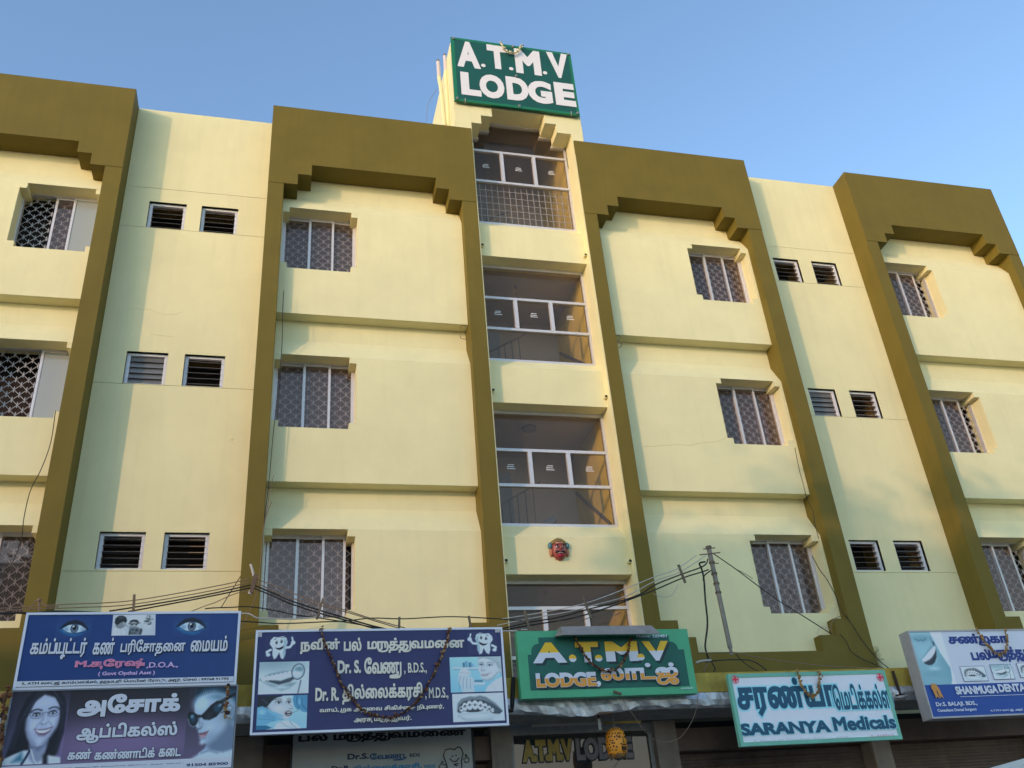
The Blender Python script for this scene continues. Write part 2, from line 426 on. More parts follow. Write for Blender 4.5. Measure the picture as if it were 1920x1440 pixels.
# ---- louvre ventilators
def make_louvre(x0, x1, z0, z1, angs, parent):
    fr = MB(); t = 0.042; y0, y1 = GAPY + 0.055, GAPY + 0.105
    fr.box(x0, x1, y0, y1, z1 - t, z1 - 0.001); fr.box(x0, x1, y0, y1, z0 + 0.001, z0 + t * 0.8)
    fr.box(x0 + 0.001, x0 + t, y0, y1, z0 + t*0.8, z1 - t); fr.box(x1 - t, x1 - 0.001, y0, y1, z0 + t*0.8, z1 - t)
    fr.box(x0 + t, x0 + t + 0.012, y0 + 0.01, y1 + 0.03, z0 + t*0.8, z1 - t); fr.box(x1 - t - 0.012, x1 - t, y0 + 0.01, y1 + 0.03, z0 + t*0.8, z1 - t)
    f = fr.build('louvre_window', WHITEP, parent)
    sl = MB(); n = 5; h = (z1 - z0 - 1.8 * t)
    for i in range(n):
        zc = z0 + t * 0.8 + h * (i + 0.5) / n; a = math.radians(angs[i % len(angs)]); L = 0.112
        d = Vector((0, math.cos(a), math.sin(a))) * (L / 2)
        c = Vector((0, GAPY + 0.085, zc))
        sl.bar(c + Vector((x0 + t + 0.012, 0, 0)), c + Vector((x1 - t - 0.012, 0, 0)), L, 0.006, up=Vector((0, -d.z, d.y)).normalized())
    sl.build('louvre_blades', SLATG, f)
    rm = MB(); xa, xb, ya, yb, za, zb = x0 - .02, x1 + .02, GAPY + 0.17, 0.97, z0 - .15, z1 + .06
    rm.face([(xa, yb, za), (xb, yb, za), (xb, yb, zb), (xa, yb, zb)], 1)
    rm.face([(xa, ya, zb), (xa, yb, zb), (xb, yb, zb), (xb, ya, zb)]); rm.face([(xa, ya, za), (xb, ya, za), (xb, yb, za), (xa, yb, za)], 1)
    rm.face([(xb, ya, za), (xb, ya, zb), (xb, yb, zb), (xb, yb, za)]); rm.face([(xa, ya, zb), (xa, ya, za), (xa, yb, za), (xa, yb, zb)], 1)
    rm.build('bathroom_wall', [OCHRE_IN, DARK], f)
    return f
LA = {('AB', 0, 2): [34, 33], ('AB', 1, 2): [31, 33], ('AB', 0, 1): [72, 70, 74], ('AB', 1, 1): [21, 20], ('AB', 0, 0): [2, 4, 1], ('AB', 1, 0): [9, 10],
      ('CD', 0, 2): [33], ('CD', 1, 2): [21], ('CD', 0, 1): [70, 73, 68], ('CD', 1, 1): [12, 11], ('CD', 0, 0): [17], ('CD', 1, 0): [-2, -3]}
for k in LV:
    for i, (xa, xb) in enumerate(LV[k]):
        for j, (za, zb) in enumerate(LZ): make_louvre(xa, xb, za, zb, LA[(k, i, j)], BLD)

# ---- stair tower
TX0, TX1 = 3.713, 5.792
tw = MB()
zc = [TOP - 0.35, 13.42, 13.645, 13.87, 15.62]
xs = [3.41, 3.733, 3.935, 4.165, 5.245, 5.475, 5.772, 6.02]
def towfill(x, z):
    if z > 13.87: return True
    if z > 13.645: return x < 4.165 or x > 5.245
    if z > 13.42: return x < 3.935 or x > 5.475
    return x < 3.733 or x > 5.772
tw.cells(xs, zc, towfill, 0.03, 0.42, back=False)
tw.box(3.41, 3.70, 0.42, 4.2, 12.9, 15.62); tw.box(5.80, 6.02, 0.42, 4.2, 12.9, 15.62); tw.box(3.70, 5.80, 0.42, 4.2, 15.3, 15.62)
# jambs of the stair bay (cream flanks of the olive columns)
tw.box(5.772, 5.7905, 0.008, 0.62, 2.3, TOP - 0.352); tw.box(3.7145, 3.733, 0.008, 0.62, 2.3, TOP - 0.352)
tw.build('stair_tower', CREAM, BLD)
SP = [(4.367, 5.235), (7.288, 8.255), (10.305, 11.275)]
for (zb, zt) in SP:
    sp = MB(); xa, xb = 3.733, 5.772; zp = zt - 0.27
    sp.face([(xa, PANY, zb), (xb, PANY, zb), (xb, PANY, zp), (xa, PANY, zp)])
    sp.face([(xa, PANY, zp), (xb, PANY, zp), (xb, 0.45, zt), (xa, 0.45, zt)])
    sp.face([(xa, 0.45, zt), (xb, 0.45, zt), (xb, 0.62, zt), (xa, 0.62, zt)])
    sp.face([(xa, 0.62, zb), (xb, 0.62, zb), (xb, PANY, zb), (xa, PANY, zb)])
    sp.face([(xa, 0.62, zt), (xb, 0.62, zt), (xb, 0.62, zb), (xa, 0.62, zb)])
    sp.build('stair_spandrel', CREAM2, BLD)
STK = mat('sticker_white', (0.8, 0.8, 0.8), 0.5)
WST = [(2.55, 4.367, 3.93, 3.20), (5.235, 7.288, 6.555, 5.93), (8.255, 10.305, 9.575, 8.918), (11.275, 13.87, 13.12, 12.33)]
for i, (zb, zt, b1, b2) in enumerate(WST):
    f = MB(); y0, y1 = 0.45, 0.50; xa, xb = 3.735, 5.77; w_ = 0.045
    if i == 3:
        f.box(xa, xb, y0, y1, zb, zb + w_); f.box(xb - w_, xb, y0, y1, zb + w_, 13.42)
        f.box(xa, xa + w_, y0, y1, zb + w_, 13.42)
        for (za, xl, xr) in ((13.42, 3.73, 3.95), (13.645, 3.92, 4.18), (13.42, 5.46, 5.74), (13.645, 5.23, 5.49), (13.87, 4.15, 5.26)):
            f.box(xl, xr, y0 - 0.03, y1, za - 0.03, za + 0.02)
    else:
        f.box(xa, xb, y0, y1, zb, zb + w_); f.box(xa, xb, y0, y1, zt - 0.06, zt - 0.002); f.box(xb - w_, xb, y0, y1, zb + w_, zt - 0.06); f.box(xa, xa + w_, y0, y1, zb + w_, zt - 0.06)
    f.box(xa + w_, xb - w_, y0 - 0.01, y1 - 0.002, b1 - 0.025, b1 + 0.025); f.box(xa + w_, xb - w_, y0 - 0.012, y1 - 0.004, b2 - 0.025, b2 + 0.025)
    for xm in (4.40, 5.06): f.box(xm - 0.034, xm + 0.034, y0 - 0.016, y1 - 0.006, b2 + 0.025, b1 - 0.025)
    fo = f.build('stair_window', ALU, BLD)
    gl = MB(); zt2 = 14.0 if i == 3 else zt - 0.03
    gl.face([(xa + 0.01, 0.476, zb + 0.02), (xb - 0.01, 0.476, zb + 0.02), (xb - 0.01, 0.476, zt2), (xa + 0.01, 0.476, zt2)])
    gl.build('glass_pane', GLASS_ST, fo)
    for xm in (4.07, 4.73, 5.41):
        st = MB(); zc_ = (b1 + b2) / 2 + 0.02
        for q, off, wd in ((0.036, 0.02, 0.10), (0.0, 0.0, 0.12), (-0.036, 0.0, 0.14)): st.box(xm - 0.065 + off, xm - 0.065 + off + wd, 0.468, 0.472, zc_ + q - 0.0055, zc_ + q + 0.0055)
        st.box(xm - 0.046, xm - 0.044, 0.469, 0.471, zc_ - 0.04, zc_ + 0.04)
        st.build('sticker', STK, fo)
    if i == 3:
        gr = MB()
        for q in range(17):
            x = xa + 0.08 + q * 0.118; gr.bar((x, 0.54, zb), (x, 0.54, b2), 0.010)
        for q in range(6):
            z = zb + 0.12 + q * 0.16; gr.bar((xa, 0.548, z), (xb, 0.548, z), 0.009)
        gr.build('grille', GRILLE, fo)
    # stairwell behind the glass
    rm = MB(); yb = 2.3; za, zz = zb - 0.75, (15.25 if i == 3 else zt + 0.02)
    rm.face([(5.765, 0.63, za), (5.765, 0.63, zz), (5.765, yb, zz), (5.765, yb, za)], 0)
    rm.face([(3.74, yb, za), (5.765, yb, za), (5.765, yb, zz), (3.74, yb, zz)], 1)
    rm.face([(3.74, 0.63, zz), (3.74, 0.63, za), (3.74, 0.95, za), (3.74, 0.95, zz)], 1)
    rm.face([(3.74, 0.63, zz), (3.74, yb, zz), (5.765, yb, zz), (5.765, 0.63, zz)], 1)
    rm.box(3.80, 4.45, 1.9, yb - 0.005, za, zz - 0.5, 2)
    for q in range(6):
        rm.bar((3.95 + q * 0.14, 1.30, za + 0.55 + q * 0.09), (3.95 + q * 0.14, 1.30, za + 1.35 + q * 0.09), 0.014, m=3)
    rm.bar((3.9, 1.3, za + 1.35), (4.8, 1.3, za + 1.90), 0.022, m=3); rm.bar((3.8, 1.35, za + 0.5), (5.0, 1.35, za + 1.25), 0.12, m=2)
    rm.bar((5.755, 0.7, za + 0.9), (5.755, 2.2, za + 2.1), 0.05, m=3, up=(1, 0, 0))
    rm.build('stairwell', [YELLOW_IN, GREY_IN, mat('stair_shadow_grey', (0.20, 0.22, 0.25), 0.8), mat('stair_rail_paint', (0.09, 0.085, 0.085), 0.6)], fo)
    if i < 3:
        lf = MB(); c = (4.62, 1.05, zt - 0.03); lf.tube([(c[0], c[1], c[2] + 0.04), (c[0], c[1], c[2])], 0.13 if i == 1 else 0.03, 14)
        if i != 1: lf.tube([(4.62, 1.05, zt), (4.64, 1.06, zt - 0.10), (4.60, 1.05, zt - 0.16), (4.66, 1.07, zt - 0.24)], 0.008, 5)
        lf.build('ceiling_fitting', mat('fitting_grey', (0.16, 0.16, 0.17), 0.5), fo)

# healed plaster cracks
for Y_, pts in ((PANY, [(1205, 838), (1240, 836), (1275, 833), (1291, 836), (1310, 831), (1345, 828), (1360, 822), (1366, 812)]), (GAPY, [(240, 579), (262, 578), (285, 581), (298, 588), (315, 590), (328, 590), (343, 583)]), (GAPY, [(284, 627), (300, 629), (325, 631)]),
                (PANY, [(1494, 838), (1500, 868), (1503, 900), (1512, 925)]), (PANY, [(533, 512), (531, 548), (529, 583)]), (GAPY, [(430, 826), (437, 822), (434, 830), (442, 832)])):
    ck = MB(); ck.tube([at(x, y, Y_) for x, y in pts], 0.0028, 5); ck.build('plaster_crack', CREAM, BLD)
# small drain spouts on the spandrels
for (x, z) in ((3.79, 10.50), (5.745, 10.475), (3.785, 7.484), (5.745, 7.468), (3.785, 4.566), (5.75, 4.568)):
    s_ = MB(); s_.tube([(x, PANY + 0.01, z), (x, PANY - 0.075, z - 0.006)], 0.033, 12, 0)
    s_.tube([(x, PANY - 0.074, z - 0.006), (x, PANY - 0.0765, z - 0.006)], 0.023, 12, 1)  # black disc in place of the shaded bore
    s_.build('drain_spout', [CREAM, BLACKW], BLD)
pp = MB()
pp.tube([(9.80, 0.45, 3.20), (9.80, 0.36, 3.19), (9.80, 0.33, 3.12), (9.80, 0.33, 2.6)], 0.058, 12)
pp.tube([(9.80, 0.33, 3.06), (9.80, 0.33, 3.02)], 0.066, 12)
pp.build('drain_pipe', CREAM, BLD)
for (xa, ya, zt) in ((3.30, 0.52, 15.52), (3.385, 0.50, 15.70)):
    p_ = MB(); zt = zt + 0.05; dx = -0.06 if xa < 3.35 else 0.0
    p_.tube([(xa, ya, 12.9), (xa, ya, 13.9), (xa + dx * 0.5, ya, 14.8), (xa + dx, ya, zt - 0.45)], 0.042, 10, 0)
    p_.tube([(xa + dx, ya, zt - 0.45), (xa + dx, ya, zt)], 0.040, 10, 1); p_.tube([(xa + dx, ya, zt), (xa + dx, ya, zt + 0.06)], 0.03, 8, 2)
    p_.tube([(xa, ya, 13.75), (xa, ya, 13.85)], 0.047, 10, 0)
    p_.build('vent_pipe', [CREAM, mat('bare_pvc', (0.62, 0.55, 0.52), 0.5), BROWNW], BLD, smooth=False)

# ---- ground floor
cn = MB()
XA, XB = -8.0, 15.6
cn.box(XA, XB, -0.80, 0.02, 2.20, 2.62, 0)
cn.build('canopy', CEMENT, BLD)
fa = MB(); n = 160
def wob(x, a=1.0): return 0.012 * a * math.sin(x * 2.3) + 0.008 * a * math.sin(x * 7.1 + 1)
fa.box(XA, XB, -0.83, -0.802, 2.385, 2.64)
fa.build('canopy_fascia', FASCIA, BLD)
dp = MB()                                                    # strip of battered sheet metal under the fascia
M = mat('battered_sheet_metal', (0.52, 0.52, 0.54), 0.42, metal=0.55, noise=0.35, nscale=9, bump=0.9, bscale=9)
prev = None
for i in range(n * 2 + 1):
    x = XA + (XB - XA) * i / (n * 2)
    sag = 0.10 * math.exp(-((x - 4.35) / 0.55) ** 2) + 0.03 * math.exp(-((x - 7.0) / 1.0) ** 2)
    jag = 0.012 * math.sin(x * 11) + 0.01 * math.sin(x * 23 + 2) + 0.006 * random.uniform(-1, 1)
    ys = -0.845 + 0.014 * math.sin(x * 9.3) + 0.01 * random.uniform(-1, 1)
    cur = [(x, -0.836, 2.383 - sag * 0.3), (x, ys - 0.012, 2.30 - sag * 0.6), (x, ys + 0.014 * math.sin(x * 17), 2.235 - sag + jag), (x, -0.79, 2.197 - sag * 0.6)]
    if prev:
        for q in range(3): dp.face([prev[q], cur[q], cur[q+1], prev[q+1]])
    prev = cur
dp.build('canopy_drip_strip', M, BLD)
PIL = mat('shop_pillar_paint', (0.27, 0.22, 0.18), 0.85, noise=0.18, nscale=4, streak=0.2)
for xa, xb in ((-6.2, -5.9), (-2.5, -2.2), (0.0, 0.42), (3.38, 3.66), (5.74, 6.06), (9.12, 9.42), (12.05, 12.35), (15.25, 15.55)):
    gf = MB(); gf.box(xa, xb, 0.10, 1.0, -1.6, 2.20)
    gf.build('shop_pillar', PIL, BLD)
SHUT = mat('brown_shutter_paint', (0.15, 0.105, 0.08), 0.6, noise=0.25, nscale=2.5, streak=0.2)
BOXM = mat('shutter_box_paint', (0.17, 0.115, 0.085), 0.7, noise=0.2, nscale=3)
for xa, xb in ((-5.9, -2.5), (-2.2, 0.0), (0.42, 3.38), (6.06, 9.12), (9.42, 12.05), (12.35, 15.25)):
    sh = MB(); zz = -1.6; y = 0.42; k = 0; pr = None
    while zz < 1.80:
        ph = k % 4; yy = y - (0.022 if ph in (1, 2) else 0.0)
        if pr: sh.face([(xa, pr[0], pr[1]), (xb, pr[0], pr[1]), (xb, yy, zz), (xa, yy, zz)])
        pr = (yy, zz); zz += 0.0225; k += 1
    so = sh.build('roller_shutter', SHUT, BLD)
    bx = MB(); bx.box(xa + 0.001, xb - 0.001, 0.18, 0.60, 1.80, 2.10); bx.box(xa + 0.05, xb - 0.05, 0.30, 0.5, 2.10, 2.198, 1)  # black strip on top stands in for the shaded gap under the canopy
    bx.build('shutter_box', [BOXM, BLACKW], so)
# lodge entrance with painted glass
en = MB(); ya = 0.22
en.box(3.66, 5.74, ya, ya + 0.08, 2.10, 2.20); en.box(3.66, 3.72, ya, ya + 0.08, -1.6, 2.10); en.box(5.68, 5.74, ya, ya + 0.08, -1.6, 2.10)
en.box(3.72, 5.68, ya + 0.01, ya + 0.06, 1.45, 1.50)
eo = en.build('entrance_door', mat('dull_aluminium', (0.24, 0.24, 0.235), 0.5, metal=0.3, noise=0.2, nscale=10), BLD)
eg = MB(); eg.face([(3.72, ya + 0.04, -1.6), (5.68, ya + 0.04, -1.6), (5.68, ya + 0.04, 2.10), (3.72, ya + 0.04, 2.10)])
eg.build('glass_pane', glass_mat('entrance_glass', (0.35, 0.38, 0.37), 0.05, milk=(0.07, 0.085, 0.083), milk_f=0.45), eo)
er = MB(); er.face([(3.66, 0.98, -1.6), (5.74, 0.98, -1.6), (5.74, 0.98, 2.2), (3.66, 0.98, 2.2)]); er.box(4.55, 4.78, 0.8, 0.97, -1.6, 1.72, 1)
er.build('reception_wall', [mat('reception_grey', (0.06, 0.065, 0.065), 0.8), OCHRE_IN], eo)

# ------------------------------------------------------------------ lettering
def raw_contours(body):
    c = bpy.data.curves.new('t', 'FONT'); c.body = body; c.size = 1.0; c.resolution_u = 3
    o = bpy.data.objects.new('t', c); COL.objects.link(o)
    dg = bpy.context.evaluated_depsgraph_get()
    oc = o.evaluated_get(dg).to_curve(dg)
    res = []
    for sp in oc.splines:
        if sp.type == 'BEZIER':
            bp = sp.bezier_points; n = len(bp); pts = []
            for i in range(n):
                a, b = bp[i], bp[(i+1) % n]
                straight = a.handle_right_type == 'VECTOR' and b.handle_left_type == 'VECTOR'
                q = interpolate_bezier(a.co, a.handle_right, b.handle_left, b.co, 2 if straight else 5)[:-1]
                pts += [(p.x, p.y) for p in q]
        else:
            pts = [(p.co.x, p.co.y) for p in sp.points]
        cl = []
        for p in pts:
            if not cl or (abs(p[0]-cl[-1][0]) + abs(p[1]-cl[-1][1])) > 1e-5: cl.append(p)
        if len(cl) > 2: res.append(np.array(cl))
    o.evaluated_get(dg).to_curve_clear()
    bpy.data.objects.remove(o); bpy.data.curves.remove(c)
    return res
import re
def ribbon(pts, wd):
    """brush stroke as small counter-clockwise polygons"""
    out = []; h = wd / 2
    for (x0, y0), (x1, y1) in zip(pts[:-1], pts[1:]):
        dx, dy = x1 - x0, y1 - y0; L = math.hypot(dx, dy) + 1e-9; nx, ny = -dy / L * h, dx / L * h
        out.append(np.array([(x0 - nx, y0 - ny), (x1 - nx, y1 - ny), (x1 + nx, y1 + ny), (x0 + nx, y0 + ny)]))
    for x, y in pts: out.append(np.array([(x + h * math.cos(k * math.pi / 4 + .2), y + h * math.sin(k * math.pi / 4 + .2)) for k in range(8)]))
    return out
def smooth(pts, n=4):
    Q = []
    for i in range(len(pts) - 1):
        p0, p1, p2, p3 = (np.array(pts[max(i-1, 0)]), np.array(pts[i]), np.array(pts[i+1]), np.array(pts[min(i+2, len(pts)-1)]))
        for k in range(n):
            t = k / n; Q.append(tuple(0.5 * (2*p1 + (p2-p0)*t + (2*p0-5*p1+4*p2-p3)*t*t + (3*p1-p0-3*p2+p3)*t**3)))
    return Q + [tuple(pts[-1])]
def u_stroke(ch, x0, x1, h):
    """the joined u vowel of Tamil: a tail or loop grown out of the consonant; returns strokes and the new right edge"""
    m = (x0 + x1) / 2
    if ch in 'தணனநலறள': e = x1 + .17; return [smooth([(x1 - .07, .0), (x1 - .16, -.13), (m, -.20), (m + .05, -.25), (x1 - .05, -.25), (e - .02, -.13), (e, .0)]), [(e, -.02), (e, h)]], e + .05
    if ch == 'ர': e = x1 + .26; return [smooth([(x0 + .05, -.02), (x0 + .12, -.16), (m + .08, -.235), (x1 + .12, -.19), (e - .01, .02), (e - .03, h * .75), (x1 + .12, h), (x1 + .05, h * .72), (x1 + .07, .10)])], e + .05
    if ch == 'ம': return [smooth([(x1 - .04, .0), (x1 - .12, -.16), (m - .05, -.22), (x0 - .07, -.15), (x0 - .085, .0), (x0 - .055, .09)])], x1 + .04
    if ch in 'பயவசஙக': e = x1 + (.0 if ch not in 'கச' else .10); return [smooth([(e - .03, .03), (e - .03, -.16), (e - .03, -.26)])] + ([smooth([(x1 - .08, .03), (e - .03, .03)])] if ch in 'கச' else []), e + .05
    return [smooth([(x1 - .03, .03), (x1 + .06, -.10), (x1 + .16, -.02), (x1 + .14, .14), (x1 + .02, .22)])], x1 + .2
def contours(body):
    out = []; ox = 0.0; pos = 0
    for mt in re.finditer('([தணனநலறளரமபயவசக])([\u0bc1\u0bc2])', body):
        pre = body[pos:mt.start()]; pos = mt.end()
        if pre.strip():
            cs = raw_contours(pre); lead = len(pre) - len(pre.lstrip()); tail = len(pre) - len(pre.rstrip())
            lo = min(c[:, 0].min() for c in cs); out += [c + np.array([ox - lo + .05 + .22 * lead, 0]) for c in cs]
            ox += max(c[:, 0].max() for c in cs) - lo + .05 + .22 * (lead + tail)
        elif pre: ox += .27 * len(pre)
        ch = mt.group(1); cs = raw_contours(ch); lo = min(c[:, 0].min() for c in cs); gx = .05 + (.09 if ch == 'ம' else 0)
        cs = [c + np.array([ox - lo + gx, 0]) for c in cs]; out += cs
        x0 = min(c[:, 0].min() for c in cs); x1 = max(c[:, 0].max() for c in cs); h = max(c[:, 1].max() for c in cs)
        strokes, ox = u_stroke(ch, x0, x1, h - .03)
        if mt.group(2) == '\u0bc2': strokes = [smooth([(x1 - .03, .03), (x1 - .03, -.18), (x1 - .14, -.28), (x1 - .22, -.20), (x1 - .12, -.13), (x1 + .10, -.15)])]; ox = x1 + .10
        for st in strokes: out += [q.view(Stroke) for q in ribbon(st, .062)]
    rest = body[pos:]
    if rest.strip():
        cs = raw_contours(rest); lead = len(rest) - len(rest.lstrip()); lo = min(c[:, 0].min() for c in cs) if pos else 0
        out += [c + np.array([(ox - lo + .05 + .22 * lead) if pos else 0, 0]) for c in cs]
    return out
def area(p):
    q = np.roll(p, -1, 0); return 0.5 * float(np.sum(p[:, 0]*q[:, 1] - q[:, 0]*p[:, 1]))
class Stroke(np.ndarray): pass                              # a contour known to run counter-clockwise
def winding(cs, X, Y):
    P = np.concatenate([np.asarray(p) for p in cs]); Q = np.concatenate([np.roll(np.asarray(p), -1, 0) for p in cs])
    k = P[:, 1] != Q[:, 1]; P, Q = P[k], Q[k]; wn = np.zeros(len(X))
    for i in range(0, len(X), 400):
        x, y = X[i:i+400, None], Y[i:i+400, None]
        up = (P[:, 1] <= y) & (Q[:, 1] > y); dn = (Q[:, 1] <= y) & (P[:, 1] > y)
        cr = (Q[:, 0] - P[:, 0]) * (y - P[:, 1]) - (x - P[:, 0]) * (Q[:, 1] - P[:, 1])
        wn[i:i+400] = (up & (cr > 0)).sum(1) - (dn & (cr < 0)).sum(1).astype(float)
    return wn
def embolden(cs, wd):
    """push every contour outwards; which side is outside is voted on edge by edge, fonts differ in direction"""
    if wd == 0 or not cs: return cs
    out = []; glyphs = [p for p in cs if not isinstance(p, Stroke)]
    for p in cs:
        known = isinstance(p, Stroke); p = np.asarray(p)
        a = p - np.roll(p, 1, 0); b = np.roll(p, -1, 0) - p
        a /= np.linalg.norm(a, axis=1, keepdims=True) + 1e-9; b /= np.linalg.norm(b, axis=1, keepdims=True) + 1e-9
        na = np.stack([a[:, 1], -a[:, 0]], 1); nb = np.stack([b[:, 1], -b[:, 0]], 1)
        mid = (p + np.roll(p, -1, 0)) / 2; e = 0.004
        st = max(1, len(p) // 9); r_, l_ = (mid + nb * e)[::st], (mid - nb * e)[::st]
        if known: sgn = 1.0
        else:
            ir = np.abs(winding(glyphs, r_[:, 0], r_[:, 1])) > .5; il = np.abs(winding(glyphs, l_[:, 0], l_[:, 1])) > .5
            sgn = 1.0 if np.sum(~ir & il) >= np.sum(ir & ~il) else -1.0
        nn = na + nb; L = np.linalg.norm(nn, axis=1, keepdims=True); nn = nn / np.maximum(L, 1e-6)
        kk = 1.0 / np.clip(np.sum(nn * na, 1, keepdims=True), 0.6, 1.0)
        q = p + nn * kk * wd * sgn
        out.append(q.view(Stroke) if known else q)
    return out
def fill(cs):
    """union of the contours by the non-zero winding rule -> verts, triangles"""
    vs, es = [], []
    for p in cs:
        i = len(vs); n = len(p); vs += [Vector((float(x), float(y))) for x, y in p]
        es += [(i + k, i + (k+1) % n) for k in range(n)]
    r = delaunay_2d_cdt(vs, es, [], 0, 1e-6)
    V = np.array([(v.x, v.y) for v in r[0]]); T = np.array([t for t in r[2] if len(t) == 3])
    if len(T) == 0: return V, T
    C = V[T].mean(1); ins = np.zeros(len(C), bool)
    for grp in ([p for p in cs if not isinstance(p, Stroke)], [p for p in cs if isinstance(p, Stroke)]):
        if grp: ins |= np.abs(winding(grp, C[:, 0], C[:, 1])) > 0.5
    return V, T[ins]
_cache = {}
def text_shape(body, wd):
    key = (body, wd)
    if key not in _cache:
        cs = embolden(contours(body), wd); base = np.concatenate(cs)
        _cache[key] = (fill(cs), base.min(0), base.max(0))
    return _cache[key]
class Sign:
    """an upright board in the plane y = Y; ticks keep painted layers a fraction of a millimetre apart"""
    def __init__(s, root, Y): s.root = root; s.Y = Y; s.k = 0
    def step(s): s.k += 1; return s.Y - 0.0012 * s.k
    def text(s, body, bl, tr, m, wd=0.02, halo=None, hm=None, shadow=None, shm=None, split=None, m2=None, sc=None):
        """fit the line between pixel bl (lower left) and tr (upper right)"""
        a, b = at(*bl, s.Y), at(*tr, s.Y)
        for kind in ('shadow', 'halo', 'main'):
            if kind == 'shadow' and not shadow: continue
            if kind == 'halo' and not halo: continue
            w_ = wd + (halo if kind == 'halo' else 0)
            (V, T), lo, hi = text_shape(body, wd)
            if kind == 'halo': (V, T) = text_shape(body, w_)[0]
            sx = (b.x - a.x) / (hi[0] - lo[0]); sz = (b.z - a.z) / (hi[1] - lo[1])
            y = s.step(); ox, oz = (shadow if kind == 'shadow' else (0, 0))
            P = [(a.x + (v[0] - lo[0]) * sx + ox, y, a.z + (v[1] - lo[1]) * sz + oz) for v in V]
            mb = MB(); mb.v = P; mb.f = [tuple(int(q) for q in t) for t in T]
            # faces towards -y
            f2 = []
            for t in mb.f:
                p0, p1, p2 = (P[q] for q in t)
                f2.append(t if (p1[0]-p0[0])*(p2[2]-p0[2]) - (p1[2]-p0[2])*(p2[0]-p0[0]) > 0 else t[::-1])
            mb.f = f2
            mats = [shm if kind == 'shadow' else hm if kind == 'halo' else m]
            if kind == 'main' and m2 is not None:
                zc = a.z + (b.z - a.z) * split; mats.append(m2)
                import bmesh
                me = bpy.data.meshes.new('x'); me.from_pydata(mb.v, [], mb.f); bm = bmesh.new(); bm.from_mesh(me)
                bmesh.ops.bisect_plane(bm, geom=bm.verts[:] + bm.edges[:] + bm.faces[:], plane_co=(0, 0, zc), plane_no=(0, 0, 1))
                bm.to_mesh(me); bm.free()
                mb.v = [tuple(v.co) for v in me.vertices]; mb.f = [tuple(p.vertices) for p in me.polygons]
                mb.m = [1 if p.center.z < zc else 0 for p in me.polygons]; bpy.data.meshes.remove(me)
            else: mb.m = [0] * len(mb.f)
            mb.build('lettering' if kind == 'main' else 'lettering_shadow' if kind == 'shadow' else 'lettering_outline', mats, s.root, weld=False)
    def quad(s, px, m, name='painted_band'):
        y = s.step(); pts = [at(*p, s.Y) for p in px]
        mb = MB(); mb.face([(p.x, y, p.z) for p in pts]); o = mb.build(name, m, s.root); return o
    def rect(s, x0, x1, z0, z1, m, name='painted_band'):
        y = s.step(); mb = MB(); mb.face([(x0, y, z0), (x1, y, z0), (x1, y, z1), (x0, y, z1)]); return mb.build(name, m, s.root)
    def picture(s, bl, tr, fn, nx, nz, name='picture'):
        a, b = at(*bl, s.Y), at(*tr, s.Y); return s.pic(a.x, b.x, a.z, b.z, fn, nx, nz, name)
    def pic(s, x0, x1, z0, z1, fn, nx, nz, name='picture'):
        y = s.step()
        u, v = np.meshgrid(np.linspace(0, 1, nx), np.linspace(0, 1, nz))
        img = np.zeros((nz, nx, 3)); img = fn(Paint(u, v, abs((x1 - x0) / (z1 - z0)), img))
        vs = [(x0 + (x1 - x0) * uu, y, z0 + (z1 - z0) * vv) for uu, vv in zip(u.ravel(), v.ravel())]
        fs = [(j*nx+i, j*nx+i+1, (j+1)*nx+i+1, (j+1)*nx+i) for j in range(nz-1) for i in range(nx-1)]
        me = bpy.data.meshes.new(name); me.from_pydata(vs, [], fs); me.materials.append(PRINT)
        ca = me.color_attributes.new('print', 'FLOAT_COLOR', 'POINT')
        c = img.reshape(-1, 3) / 255.0; c = np.where(c <= 0.04045, c / 12.92, ((np.clip(c, 0, 1) + 0.055) / 1.055) ** 2.4)
        c = np.clip(c * PRINT_K, 0, 0.88)
        ca.data.foreach_set('color', np.concatenate([c, np.ones((len(c), 1))], 1).ravel().astype(np.float32))
        return link(name, me, s.root)
PRINT_K = 1.36
PRINT = bpy.data.materials.new('printed_picture'); PRINT.use_nodes = True
_n = PRINT.node_tree; _a = _n.nodes.new('ShaderNodeVertexColor'); _a.layer_name = 'print'
_n.links.new(_a.outputs[0], _n.nodes['Principled BSDF'].inputs['Base Color']); _n.nodes['Principled BSDF'].inputs['Roughness'].default_value = 0.45
